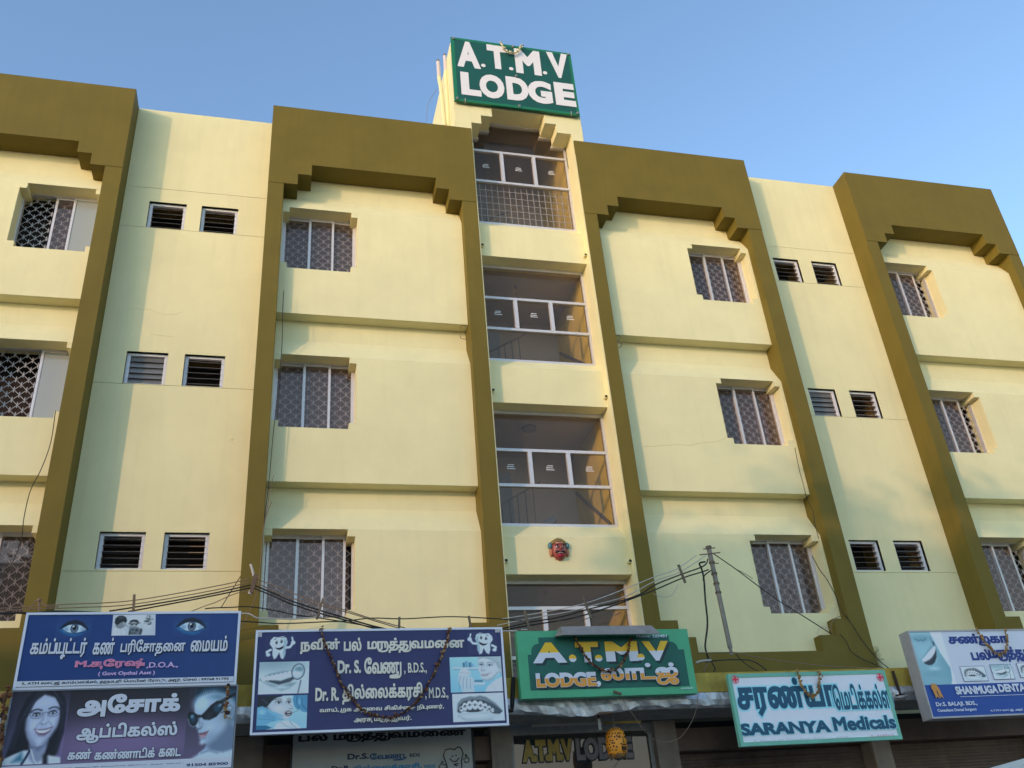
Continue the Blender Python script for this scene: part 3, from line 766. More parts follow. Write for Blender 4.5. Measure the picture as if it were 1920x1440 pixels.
class Paint:
    """soft brush strokes on the unit square, u to the right, v up (v is measured in picture heights, u in widths)"""
    def __init__(s, u, v, asp, img): s.u, s.v, s.asp, s.img = u, v, asp, img
    def mix(s, msk, c): s.img = s.img * (1 - msk[..., None]) + np.array(c, float) * msk[..., None]; return s
    def all(s, c): s.img = np.zeros_like(s.img) + np.array(c, float); return s
    def grad(s, c0, c1): s.img = np.array(c0, float) * (1 - s.v[..., None]) + np.array(c1, float) * s.v[..., None]; return s
    def sm(s, d, soft): t = np.clip(0.5 - d / (2 * soft), 0, 1); return t * t * (3 - 2 * t)
    def ell(s, cx, cy, rx, ry, c, soft=0.03, rot=0, a=1.0):
        x = (s.u - cx) * s.asp; y = s.v - cy; t = math.radians(rot)
        X = x * math.cos(t) + y * math.sin(t); Y = -x * math.sin(t) + y * math.cos(t)
        r = np.sqrt((X / (rx * s.asp)) ** 2 + (Y / ry) ** 2) - 1
        return s.mix(a * s.sm(r * min(rx * s.asp, ry), soft), c)
    def segd(s, pts, closed):
        P = [(p[0] * s.asp, p[1]) for p in pts]; x = s.u * s.asp; y = s.v; D = np.full(x.shape, 9.0)
        n = len(P)
        for i in range(n if closed else n - 1):
            (ax, ay), (bx, by) = P[i], P[(i+1) % n]; dx, dy = bx - ax, by - ay; L = dx*dx + dy*dy + 1e-12
            t = np.clip(((x - ax)*dx + (y - ay)*dy) / L, 0, 1); D = np.minimum(D, np.hypot(x - ax - t*dx, y - ay - t*dy))
        return D, P, x, y
    def poly(s, pts, c, soft=0.015, a=1.0):
        D, P, x, y = s.segd(pts, True); ins = np.zeros(x.shape, bool); n = len(P)
        for i in range(n):
            (ax, ay), (bx, by) = P[i], P[(i+1) % n]
            if ay == by: continue
            ins ^= ((ay > y) != (by > y)) & (x < (bx - ax) * (y - ay) / (by - ay) + ax)
        return s.mix(a * s.sm(np.where(ins, -D, D), soft), c)
    def line(s, pts, wd, c, soft=0.01, a=1.0):
        D = s.segd(pts, False)[0]; return s.mix(a * s.sm(D - wd, soft), c)
    def done(s): return s.img

def board(name, x0, x1, z0, z1, Y, label, bgm, frm, fw=0.03, th=0.06, cat='sign', frame=True):
    t = thing(name, ((x0 + x1) / 2, Y + th / 2, z0), label, cat)
    p = MB(); p.box(x0 + 0.004, x1 - 0.004, Y, Y + th - 0.01, z0 + 0.004, z1 - 0.004); p.build('panel', bgm, t)
    if frame:
        f = MB(); e = 0.010
        f.box(x0, x1, Y - e, Y + th, z1 - fw, z1); f.box(x0, x1, Y - e, Y + th, z0, z0 + fw)
        f.box(x0, x0 + fw, Y - e, Y + th, z0 + fw, z1 - fw); f.box(x1 - fw, x1, Y - e, Y + th, z0 + fw, z1 - fw)
        f.build('frame', frm, t)
    return t, Sign(t, Y)
def flat(name, r, g, b, k=1.5, rough=0.45): return mat(name, S(r, g, b, k), rough)
INKW = flat('ink_white', 186, 188, 196); INKK = flat('ink_black', 16, 18, 24); INKB = flat('ink_blue', 22, 40, 92)

# ------------------------------------------------------------------ roof sign
def z2(px, py, ox, oy, k): return (ox + px / k, oy + py / k)
Q5 = lambda x, y: z2(x, y, 780, 40, 1234 / 360)
GREEN_D = mat('sign_dark_green', (0.010, 0.085, 0.062), 0.4, noise=0.08, nscale=3)
GREEN_E = mat('sign_edge_green', (0.012, 0.17, 0.075), 0.4)
t, sg = board('signboard', 3.405, 5.985, 13.875, 15.70, -0.06, 'green rooftop signboard with big white letters on top of the stair tower', GREEN_E, GREEN_E, frame=False)
sg.rect(3.475, 5.925, 13.945, 15.635, GREEN_D, 'painted_panel')
LW = mat('letter_white', (0.74, 0.72, 0.71), 0.5)
for ch, bl, tr in (('A', (266, 288), (404, 142)), ('T', (493, 303), (577, 160)), ('M', (637, 330), (793, 193)), ('V', (862, 357), (968, 212)),
                   ('L', (293, 470), (410, 340)), ('O', (414, 487), (560, 355)), ('D', (588, 503), (714, 372)), ('G', (727, 520), (868, 395)), ('E', (898, 540), (1016, 410))):
    if ch == 'T': bl, tr = (465, 298), (577, 165)
    if ch == 'M': bl, tr = (645, 330), (790, 196)
    if ch == 'V': bl, tr = (856, 356), (968, 214)
    if ch == 'E': bl, tr = (901, 538), (1010, 408)
    if ch == 'G': bl, tr = (727, 520), (864, 395)
    sg.text(ch, Q5(*bl), Q5(*tr), LW, 0.060)
for c in ((433, 285), (612, 306), (829, 332)):
    p = at(*Q5(*c), -0.06); m_ = MB(); m_.tube([(p.x, -0.061, p.z), (p.x, -0.068, p.z)], 0.046, 18); m_.build('lettering', LW, t)
sc_ = MB()
for x in (3.46, 4.72, 5.93):
    for z in (13.93, 14.78, 15.65):
        if z == 14.78 and x != 4.72: continue
        sc_.tube([(x, -0.058, z), (x, -0.085, z)], 0.026, 10); sc_.tube([(x, -0.085, z), (x, -0.10, z)], 0.011, 6)
for x in (3.62, 5.80): sc_.tube([(x, -0.03, 13.86), (x, -0.075, 13.87), (x, -0.075, 13.95)], 0.010, 5)
sc_.build('bolt', STEEL, t)

# ------------------------------------------------------------------ painters of the printed pictures
def p_eye(P):
    P.all((28, 58, 112))
    P.ell(.5, .48, .36, .27, (22, 84, 140), .18); P.ell(.52, .52, .33, .24, (16, 70, 116), .14)
    P.line([(.16, .40), (.34, .20), (.56, .13), (.72, .20)], .03, (26, 120, 166), .10, .8); P.line([(.22, .34), (.4, .22), (.6, .18)], .012, (60, 150, 190), .04, .5)
    P.poly([(.13, .52), (.3, .80), (.52, .88), (.74, .76), (.90, .46), (.75, .62), (.52, .74), (.3, .62)], (12, 20, 42), .05)
    P.poly([(.19, .45), (.34, .63), (.52, .68), (.70, .60), (.86, .42), (.7, .29), (.5, .23), (.32, .29)], (196, 214, 226), .025)
    P.ell(.30, .43, .07, .1, (140, 166, 186), .07); P.ell(.76, .42, .07, .1, (150, 174, 192), .07)
    P.ell(.52, .47, .11, .23, (58, 74, 92), .02); P.ell(.52, .44, .07, .13, (120, 140, 156), .05); P.ell(.52, .48, .052, .115, (8, 10, 18), .015); P.ell(.485, .57, .024, .05, (250, 252, 252), .008)
    P.line([(.12, .46), (.24, .60), (.36, .68), (.52, .725), (.70, .64), (.90, .40)], .028, (6, 10, 20), .02)
    P.line([(.20, .42), (.34, .28), (.52, .215), (.72, .27), (.86, .40)], .010, (14, 46, 78), .02)
    for i in range(15):
        u = .20 + i * .045; h = .70 - abs(u - .52) * .42; P.line([(u, h), (u + (u - .52) * .16, h + .14)], .006, (6, 12, 24), .012)
    for i in range(9):
        u = .30 + i * .05; h = .255 + abs(u - .52) ** 2 * .9; P.line([(u, h), (u + (u - .52) * .14, h - .06)], .004, (14, 40, 70), .010)
    return P.done()
def p_clinic(P):
    P.all((196, 200, 202)); P.ell(.6, .8, .25, .25, (214, 216, 216), .2)
    P.poly([(0, 0), (0, .34), (.10, .40), (.22, .30), (.30, .22), (.33, 0)], (222, 224, 226), .015); P.line([(.10, .38), (.20, .26), (.24, .0)], .006, (150, 156, 160), .012)
    P.poly([(.05, .62), (.05, .44), (.11, .34), (.20, .32), (.27, .40), (.31, .52), (.30, .62)], (132, 136, 138), .02); P.ell(.27, .56, .03, .08, (160, 164, 164), .02)
    P.poly([(.02, .62), (.03, .84), (.10, .95), (.20, .97), (.29, .88), (.325, .72), (.30, .60), (.24, .66), (.16, .60), (.10, .50), (.05, .54)], (28, 32, 36), .02); P.ell(.17, .86, .07, .06, (64, 70, 74), .05)
    P.ell(.50, .52, .10, .17, (166, 170, 170), .02); P.poly([(.39, .54), (.40, .70), (.46, .76), (.56, .76), (.62, .68), (.62, .54), (.57, .62), (.50, .66), (.43, .62)], (40, 44, 48), .02)
    P.line([(.37, .56), (.46, .54), (.56, .55), (.66, .60)], .018, (44, 50, 54), .012); P.ell(.46, .52, .022, .05, (40, 46, 50), .012); P.ell(.57, .52, .022, .05, (50, 56, 60), .012)
    P.poly([(.40, .36), (.46, .40), (.58, .40), (.66, .34), (.66, .0), (.40, .0)], (112, 122, 128), .02)
    for (a, b, c_, d, k) in ((.44, .30, .54, .20, 70), (.56, .30, .63, .16, 60), (.45, .14, .60, .05, 84), (.41, .20, .45, .02, 52)): P.poly([(a, b), (c_, b), (c_, d), (a, d)], (k, k + 8, k + 12), .012)
    P.line([(.30, .50), (.36, .42), (.44, .40)], .014, (120, 124, 126), .012); P.poly([(.66, .26), (.70, .34), (.74, .24), (.72, .0), (.66, .0)], (66, 72, 78), .02)
    rr = random.Random(4)
    for i in range(46):
        x, y = rr.gauss(.83, .065), rr.gauss(.72, .12); k = rr.choice((44, 66, 90, 150, 186)); P.ell(x, y, rr.uniform(.012, .032), rr.uniform(.02, .05), (k, k + 5, k + 6), .012, rr.uniform(0, 90), .85)
    P.poly([(.74, .5), (.78, .30), (.92, .28), (.97, .5)], (206, 208, 208), .03, .7); return P.done()
def p_woman(P):
    P.grad((92, 92, 120), (36, 30, 44)); P.ell(.97, .25, .25, .4, (118, 100, 140), .2)
    H, SK = (16, 17, 28), (172, 180, 202)
    P.poly([(.02, .0), (.08, .22), (.14, .50), (.19, .74), (.28, .92), (.46, 1.04), (.72, 1.03), (.90, .90), (.97, .68), (.98, .42), (.92, .16), (.84, 0)], H, .025)
    P.poly([(-.02, -.02), (.04, .09), (.18, .14), (.34, .19), (.66, .19), (.80, .11), (.98, .08), (1.02, -.02)], (198, 206, 214), .02)
    P.poly([(.41, .32), (.72, .32), (.73, .18), (.66, .05), (.56, .0), (.46, .07)], (138, 146, 170), .03); P.poly([(.44, .26), (.58, .18), (.72, .28), (.70, .34), (.44, .34)], (96, 102, 128), .05)
    P.poly([(.30, .62), (.315, .47), (.37, .35), (.47, .26), (.56, .23), (.66, .26), (.76, .37), (.84, .50), (.87, .62), (.86, .77), (.74, .90), (.54, .95), (.40, .84)], SK, .022)
    P.ell(.56, .83, .17, .07, (188, 196, 216), .08); P.ell(.45, .53, .085, .075, (194, 202, 222), .07); P.ell(.75, .555, .08, .075, (192, 200, 220), .07); P.ell(.58, .31, .07, .04, (190, 198, 216), .05)
    P.line([(.31, .60), (.33, .46), (.40, .35), (.50, .265)], .018, (122, 130, 156), .04, .7); P.line([(.87, .64), (.83, .49), (.75, .37), (.66, .27)], .016, (118, 126, 152), .04, .7)
    P.poly([(.18, .34), (.26, .56), (.32, .74), (.43, .89), (.58, .985), (.70, 1.0), (.40, 1.02), (.24, .90), (.14, .6)], H, .018); P.poly([(.58, .985), (.72, .93), (.82, .82), (.865, .70), (.875, .55), (.84, .40), (.96, .46), (.95, .80), (.82, 1.0)], H, .018)
    for i in range(10): P.line([(.60 - .02 * i, 1.0), (.38 - .018 * i, .86 - .02 * i), (.24 - .012 * i, .55), (.17 - .012 * i, .2)], .003, (52, 56, 76), .008, .5)
    for i in range(7): P.line([(.70, .99), (.86 + .012 * i, .80), (.90 + .01 * i, .5), (.86 + .014 * i, .12)], .003, (50, 54, 74), .008, .5)
    for cx, cy, t in ((.455, .668, 4), (.735, .692, 6)):
        P.ell(cx, cy + .006, .072, .036, (128, 136, 164), .025, t); P.ell(cx, cy, .055, .020, (214, 220, 232), .008, t); P.ell(cx + .004, cy + .001, .024, .0215, (34, 42, 62), .007); P.ell(cx + .004, cy, .011, .012, (6, 8, 14), .005); P.ell(cx + .013, cy + .009, .006, .006, (240, 244, 250), .004)
        P.line([(cx - .062, cy - .006), (cx - .035, cy + .018), (cx + .005, cy + .026), (cx + .045, cy + .018), (cx + .066, cy)], .007, (16, 18, 30), .006); P.line([(cx - .05, cy - .014), (cx, cy - .024), (cx + .05, cy - .01)], .003, (70, 76, 100), .006)
    P.line([(.36, .715), (.42, .742), (.48, .745), (.54, .728)], .009, (34, 36, 52), .010); P.line([(.66, .748), (.72, .770), (.79, .768), (.84, .742)], .009, (34, 36, 52), .010)
    for pts in ([(.345, .70), (.355, .645), (.40, .62), (.50, .618), (.555, .645), (.57, .69)], [(.645, .70), (.66, .655), (.71, .638), (.80, .65), (.845, .68), (.85, .725)], [(.57, .685), (.605, .705), (.645, .70)], [(.25, .68), (.345, .70), (.45, .705), (.57, .69)], [(.645, .70), (.75, .728), (.85, .725), (.89, .73)]):
        P.line(pts, .0028, (50, 56, 78), .005)
    P.line([(.60, .68), (.585, .60), (.568, .555)], .010, (142, 150, 176), .02); P.ell(.605, .555, .045, .026, (186, 194, 214), .02); P.line([(.562, .548), (.585, .536), (.61, .532), (.638, .54), (.655, .556)], .006, (104, 110, 138), .010); P.ell(.62, .60, .012, .05, (200, 206, 224), .02)
    P.line([(.545, .56), (.49, .51), (.455, .46)], .005, (124, 132, 158), .014, .8); P.line([(.68, .575), (.74, .535), (.78, .485)], .005, (124, 132, 158), .014, .8)
    P.poly([(.46, .478), (.53, .468), (.60, .470), (.68, .478), (.775, .502), (.73, .425), (.65, .385), (.56, .388), (.50, .425)], (108, 84, 108), .010)
    P.poly([(.485, .465), (.56, .452), (.62, .452), (.69, .460), (.752, .482), (.71, .438), (.64, .415), (.56, .416), (.51, .438)], (228, 232, 240), .007)
    for i in range(6): P.line([(.53 + .034 * i, .462 + .003 * i), (.533 + .034 * i, .420 + .002 * i)], .0012, (180, 186, 202), .004)
    P.line([(.50, .425), (.57, .378), (.65, .376), (.73, .425)], .008, (142, 122, 148), .010)
    P.line([(.34, .0), (.41, .11), (.455, .21)], .016, (24, 36, 64), .012); P.line([(.455, .21), (.54, .06), (.60, .0)], .008, (210, 216, 222), .012); P.poly([(.18, .04), (.31, .16), (.35, .05)], (40, 100, 124), .05); P.line([(.74, .0), (.72, .10), (.80, .22), (.86, .36)], .03, H, .03); return P.done()
def p_shades(P):
    P.grad((100, 88, 116), (34, 30, 42)); SK = (168, 186, 204)
    P.poly([(.155, .62), (.135, .76), (.20, .90), (.36, 1.0), (.8, 1.02), (1.05, .9), (1.05, 0), (.34, 0), (.30, .09), (.42, .15), (.455, .20), (.40, .225), (.335, .265), (.295, .315), (.275, .345), (.262, .375), (.245, .42), (.20, .48), (.165, .53), (.15, .57)], SK, .016)
    P.poly([(.14, .78), (.22, .86), (.34, .93), (.54, .945), (.78, .90), (.94, .82), (1.1, .70), (1.1, 1.1), (.16, 1.1)], (26, 74, 98), .05); P.poly([(.17, .90), (.30, .985), (.56, 1.0), (1.1, .93), (1.1, 1.1), (.15, 1.1)], (14, 18, 28), .05)
    for i in range(12): P.line([(.20 + .05 * i, .86 + .01 * min(i, 5)), (.26 + .055 * i, 1.02)], .004, (10, 26, 40), .012, .7)
    P.ell(.28, .76, .14, .09, (196, 220, 234), .09); P.ell(.60, .86, .12, .03, (92, 146, 166), .05); P.poly([(.60, .86), (.80, .82), (.96, .72), (1.05, .5), (.9, .5), (.76, .66)], (118, 140, 160), .06)
    P.poly([(.01, .625), (.05, .655), (.14, .645), (.22, .612), (.30, .605), (.38, .66), (.48, .74), (.60, .795), (.72, .80), (.755, .75), (.72, .655), (.62, .575), (.48, .53), (.36, .54), (.29, .575), (.262, .56), (.22, .475), (.14, .45), (.07, .485), (.025, .56)], (10, 12, 18), .010)
    P.ell(.13, .555, .055, .055, (20, 62, 86), .03, 20); P.ell(.11, .59, .03, .022, (110, 160, 182), .02); P.ell(.62, .69, .075, .06, (26, 64, 88), .03, 25); P.ell(.68, .735, .04, .02, (120, 160, 180), .02, 30); P.ell(.46, .60, .09, .035, (26, 32, 44), .03, 30)
    P.line([(.025, .56), (.07, .482), (.14, .447), (.22, .472)], .004, (130, 160, 176), .006); P.line([(.30, .572), (.36, .537), (.48, .527), (.62, .572), (.725, .655)], .004, (130, 168, 184), .006)
    P.line([(.70, .785), (.84, .84), (.98, .885)], .022, (14, 16, 22), .010); P.line([(.72, .80), (.84, .855)], .004, (90, 110, 124), .006)
    P.line([(.255, .56), (.262, .50), (.275, .45)], .012, (126, 144, 164), .025); P.ell(.235, .46, .022, .03, (196, 212, 224), .02); P.line([(.245, .425), (.27, .412), (.30, .418), (.325, .44)], .008, (92, 104, 124), .010); P.line([(.325, .44), (.34, .47), (.33, .50)], .006, (128, 144, 164), .015)
    P.ell(.50, .42, .10, .08, (186, 202, 216), .08); P.ell(.56, .30, .12, .07, (150, 168, 188), .07)
    P.poly([(.265, .352), (.30, .368), (.335, .362), (.40, .375), (.475, .385), (.42, .352), (.355, .340)], (138, 96, 112), .008); P.poly([(.275, .342), (.35, .340), (.42, .352), (.475, .384), (.44, .318), (.37, .290), (.305, .308)], (164, 122, 136), .009); P.line([(.27, .348), (.35, .341), (.42, .353), (.48, .387)], .004, (70, 48, 60), .005); P.ell(.36, .315, .03, .010, (196, 160, 170), .01)
    P.line([(.30, .29), (.36, .275), (.42, .285)], .010, (128, 144, 164), .02); P.ell(.36, .235, .05, .03, (192, 206, 218), .03)
    P.ell(.895, .635, .062, .115, (192, 206, 218), .02); P.line([(.85, .70), (.89, .735), (.935, .70), (.94, .62), (.90, .555), (.865, .545)], .007, (112, 128, 146), .010); P.line([(.875, .67), (.905, .66), (.90, .60)], .008, (104, 120, 138), .012)
    P.poly([(.455, .20), (.62, .27), (.80, .40), (.88, .52), (1.1, .4), (1.1, .02), (.7, .05), (.52, .12)], (104, 122, 144), .06); P.poly([(.06, -.02), (.30, .075), (.55, .115), (.80, .09), (1.1, .14), (1.1, -.1)], (190, 204, 216), .03); P.line([(.36, .09), (.52, .12), (.70, .08)], .008, (128, 146, 166), .02); return P.done()
def p_mouthmirror(P):
    P.grad((206, 214, 212), (196, 208, 208)); P.ell(.3, .95, .5, .2, (150, 172, 176), .2)
    P.poly([(.02, .46), (.2, .62), (.46, .70), (.74, .72), (.88, .66), (.6, .60), (.2, .50)], (128, 150, 156), .05)
    P.poly([(.02, .44), (.16, .40), (.40, .28), (.62, .36), (.84, .60), (.70, .54), (.44, .40), (.2, .44)], (60, 72, 82), .03)
    for i in range(8):
        u = .10 + i * .085; P.ell(u, .47 + i * .022, .05, .075 + .004 * i, (232, 236, 234), .02)
    P.poly([(.06, .40), (.26, .22), (.46, .10), (.62, .16), (.76, .34), (.62, .34), (.42, .24), (.24, .32)], (140, 162, 166), .05); P.ell(.46, .20, .14, .04, (206, 218, 218), .05)
    P.line([(.84, .40), (.79, .02)], .022, (110, 118, 126), .012); P.ell(.78, .68, .135, .26, (84, 92, 102), .012, -14); P.ell(.78, .68, .112, .228, (176, 196, 200), .012, -14); P.ell(.76, .62, .08, .1, (214, 222, 222), .05); P.ell(.80, .76, .08, .07, (120, 146, 154), .05); return P.done()
def p_child(P):
    P.grad((150, 198, 210), (176, 208, 214)); P.ell(.75, .85, .3, .2, (190, 216, 222), .15)
    P.poly([(-.02, .62), (-.02, 1.1), (.56, 1.1), (.46, .95), (.34, .90), (.26, .78), (.18, .66)], (22, 28, 38), .03); P.line([(.10, .9), (.22, .74), (.2, .64)], .02, (52, 60, 72), .03)
    P.poly([(.20, .68), (.28, .84), (.40, .95), (.54, .985), (.64, .93), (.675, .82), (.685, .73), (.715, .655), (.735, .62), (.71, .59), (.70, .55), (.705, .50), (.69, .44), (.675, .36), (.60, .28), (.50, .27), (.38, .36), (.28, .52)], (196, 202, 206), .02)
    P.ell(.50, .88, .12, .06, (212, 216, 218), .06); P.ell(.44, .62, .10, .08, (214, 212, 212), .07); P.line([(.22, .66), (.28, .52), (.40, .36), (.52, .28)], .02, (140, 154, 164), .04, .7)
    for cx, cy, r in ((.42, .80, .062), (.62, .795, .046)):
        P.ell(cx, cy + .012, r * 1.2, .06, (150, 158, 166), .03); P.ell(cx, cy, r, .034, (220, 226, 228), .012); P.ell(cx + .008, cy + .003, r * .5, .038, (28, 34, 44), .010); P.ell(cx + .018, cy + .018, .010, .012, (240, 244, 246), .006); P.line([(cx - r, cy), (cx - r * .4, cy + .036), (cx + r * .5, cy + .038), (cx + r, cy + .008)], .007, (36, 40, 48), .008)
    P.line([(.33, .875), (.40, .905), (.48, .895)], .010, (84, 88, 96), .014); P.line([(.59, .895), (.64, .90), (.67, .875)], .010, (84, 88, 96), .014)
    P.line([(.60, .78), (.66, .70), (.715, .65)], .008, (160, 168, 174), .02); P.line([(.64, .605), (.68, .590), (.71, .60)], .010, (112, 116, 124), .012)
    P.ell(.625, .46, .075, .085, (120, 96, 104), .02); P.ell(.63, .462, .052, .060, (34, 26, 32), .015); P.poly([(.59, .51), (.67, .51), (.66, .475), (.60, .475)], (232, 234, 232), .008); P.poly([(.595, .41), (.665, .41), (.655, .435), (.605, .435)], (214, 216, 216), .008)
    P.line([(.66, .45), (.80, .52), (.95, .60)], .007, (120, 128, 134), .008)
    G = (112, 172, 198)
    P.poly([(-.02, .66), (.10, .70), (.22, .60), (.34, .46), (.42, .34), (.40, .25), (.30, .22), (.16, .13), (-.02, .14)], G, .02); P.poly([(.22, .58), (.40, .48), (.52, .40), (.51, .35), (.40, .38), (.28, .42)], (124, 182, 206), .015); P.poly([(.26, .44), (.44, .34), (.55, .29), (.53, .25), (.40, .27), (.26, .34)], (116, 176, 202), .015)
    for k in range(3): P.line([(.05, .56 - .12 * k), (.20, .48 - .09 * k), (.36, .37 - .05 * k)], .008, (66, 130, 164), .016, .8)
    P.ell(.10, .52, .07, .08, (150, 200, 220), .06)
    P.poly([(.72, 1.08), (.70, .86), (.74, .66), (.80, .56), (.86, .58), (.90, .50), (1.05, .46), (1.05, 1.1)], (82, 144, 176), .025); P.line([(.78, .98), (.79, .76), (.84, .60)], .012, (44, 104, 140), .02); P.line([(.88, .90), (.90, .70), (.98, .56)], .012, (44, 104, 140), .02); P.ell(.84, .80, .03, .1, (120, 176, 200), .03)
    P.poly([(.32, -.02), (.40, .17), (.52, .25), (.66, .24), (.80, .14), (.90, -.02)], (206, 214, 218), .02); P.line([(.48, .22), (.58, .08), (.72, .02)], .010, (160, 174, 182), .02); P.line([(.66, .22), (.72, .10), (.80, .0)], .012, (150, 166, 176), .02)
    P.poly([(-.02, -.02), (-.02, .13), (.20, .12), (.34, .02), (.34, -.02)], (36, 108, 142), .02); P.poly([(.20, .0), (.32, .03), (.34, -.02), (.2, -.02)], (224, 230, 232), .015); return P.done()
def p_nurse(P):
    P.grad((136, 192, 208), (166, 212, 222)); P.poly([(.06, .71), (.60, .69), (.60, .635), (.06, .655)], (206, 226, 230), .012); P.poly([(.06, .655), (.60, .635), (.60, .615), (.06, .635)], (96, 152, 172), .012)
    P.poly([(.18, .29), (.66, .27), (.66, .20), (.18, .22)], (206, 226, 232), .012); P.poly([(.40, .34), (.62, .33), (.62, .27), (.40, .28)], (74, 132, 156), .015)
    for (a, b, c_, d, k) in ((.25, .71, .29, .84, 66), (.30, .71, .34, .88, 104), (.36, .70, .42, .84, 84), (.43, .70, .46, .80, 130)): P.poly([(a, b), (c_, b), (c_, d), (a, d)], (k, k + 48, k + 72), .012)
    HR = (182, 194, 194)
    P.poly([(.555, 1.08), (.545, .86), (.57, .72), (.62, .90), (.80, .96), (.93, .78), (.98, .5), (1.05, .4), (1.05, 1.1)], HR, .02)
    P.poly([(.575, .93), (.565, .78), (.55, .70), (.552, .655), (.538, .60), (.548, .575), (.572, .565), (.572, .52), (.580, .48), (.585, .42), (.62, .345), (.70, .315), (.80, .35), (.90, .50), (.955, .70), (.88, .90), (.70, 1.0)], (204, 208, 208), .016)
    P.ell(.83, .56, .10, .12, (218, 222, 222), .09); P.ell(.66, .88, .09, .07, (216, 220, 220), .06); P.line([(.62, .345), (.72, .32), (.82, .38), (.92, .54)], .02, (150, 164, 170), .035, .8)
    for cx, cy in ((.615, .765), (.775, .745)):
        P.ell(cx, cy + .012, .055, .036, (166, 178, 184), .025); P.ell(cx, cy, .040, .020, (226, 232, 234), .010); P.ell(cx - .004, cy, .018, .021, (52, 74, 92), .008); P.ell(cx - .004, cy, .009, .011, (14, 18, 26), .005); P.line([(cx - .042, cy), (cx - .01, cy + .024), (cx + .03, cy + .02), (cx + .048, cy - .004)], .007, (50, 56, 64), .007)
    P.line([(.575, .82), (.61, .838), (.65, .828)], .009, (128, 134, 134), .010); P.line([(.72, .815), (.78, .835), (.85, .805)], .009, (128, 134, 134), .010)
    P.line([(.655, .77), (.625, .68), (.605, .625)], .010, (170, 180, 184), .018); P.line([(.595, .612), (.62, .592), (.655, .60), (.67, .62)], .007, (130, 140, 146), .010)
    P.poly([(.590, .485), (.63, .50), (.67, .497), (.76, .525), (.72, .462), (.66, .438), (.615, .448)], (142, 116, 126), .010); P.poly([(.605, .484), (.67, .484), (.735, .507), (.70, .474), (.64, .462)], (236, 238, 238), .007); P.line([(.76, .53), (.79, .555), (.785, .50)], .005, (156, 166, 172), .012)
    for i in range(9): P.line([(.60 + .04 * i, 1.0), (.90 + .012 * i, .86 - .02 * i), (.97, .50)], .004, (148, 162, 164), .010, .6)
    P.line([(.575, .95), (.66, .985), (.78, .95), (.90, .82), (.955, .64)], .016, (152, 164, 166), .02, .7); P.ell(.955, .60, .03, .06, (196, 200, 200), .02)
    P.poly([(.66, 0), (.70, .13), (.78, .23), (.88, .34), (1.05, .44), (1.05, 0)], (234, 238, 238), .02); P.line([(.78, .23), (.82, .12), (.90, .0)], .010, (180, 190, 194), .02)
    SKN = (196, 206, 210)
    P.poly([(.14, .34), (.17, .50), (.24, .58), (.31, .60), (.36, .54), (.35, .46), (.42, .42), (.46, .34), (.44, .14), (.46, -.02), (.22, -.02), (.20, .16)], SKN, .02)
    for k in range(4): P.line([(.17 + .068 * k, .10), (.165 + .072 * k, .28), (.20 + .062 * k, .44 - .02 * k)], .007, (128, 150, 164), .014); P.line([(.19 + .068 * k, .26), (.21 + .062 * k, .40)], .008, (216, 222, 224), .014)
    P.poly([(.16, .50), (.20, .64), (.30, .66), (.38, .60), (.40, .50), (.30, .48)], (238, 242, 240), .02); P.line([(.18, .56), (.26, .53), (.39, .54)], .008, (150, 166, 172), .010)
    for i in range(5): P.line([(.20 + .04 * i, .555), (.205 + .04 * i, .61)], .003, (172, 186, 190), .008)
    return P.done()
def p_braces(P):
    P.grad((200, 206, 208), (208, 212, 214)); P.ell(.5, .95, .5, .10, (218, 222, 224), .1)
    P.poly([(.08, .38), (.10, .66), (.18, .82), (.34, .90), (.44, .88), (.54, .92), (.66, .86), (.84, .62), (.97, .34), (.80, .40), (.60, .64), (.36, .72), (.18, .62)], (120, 128, 134), .045)
    P.poly([(.09, .36), (.12, .56), (.22, .72), (.40, .78), (.58, .75), (.76, .62), (.90, .44), (.96, .32), (.90, .24), (.78, .26), (.70, .34), (.60, .40), (.40, .40), (.20, .38), (.13, .30)], (46, 52, 60), .02)
    P.poly([(.62, .74), (.80, .60), (.95, .34), (.88, .25), (.76, .30), (.72, .48)], (72, 92, 104), .04, .7)
    for u, v, a_, b_ in ((.165, .46, .040, .10), (.235, .53, .052, .15), (.330, .575, .060, .17), (.435, .585, .064, .17), (.540, .560, .060, .165), (.630, .500, .048, .14), (.705, .435, .038, .11), (.770, .375, .030, .08)):
        P.ell(u, v, a_, b_, (214, 220, 220), .018)
    P.poly([(.22, .38), (.34, .40), (.50, .41), (.58, .37), (.48, .33), (.32, .33)], (44, 46, 54), .015)
    P.line([(.13, .44), (.24, .55), (.36, .59), (.48, .58), (.60, .51), (.72, .42), (.80, .35)], .005, (96, 104, 112), .008)
    for u, v in ((.16, .475), (.235, .55), (.33, .59), (.435, .59), (.54, .555), (.63, .49), (.71, .42)): P.ell(u, v, .020, .045, (42, 48, 58), .010); P.ell(u, v, .008, .016, (160, 168, 174), .006)
    P.poly([(.07, .34), (.20, .30), (.40, .30), (.62, .34), (.80, .22), (.92, .22), (.76, .08), (.5, .03), (.22, .08)], (190, 198, 200), .05); P.ell(.44, .19, .22, .05, (216, 222, 224), .06); P.line([(.10, .22), (.24, .06), (.5, .01), (.76, .06)], .012, (160, 168, 172), .05); return P.done()

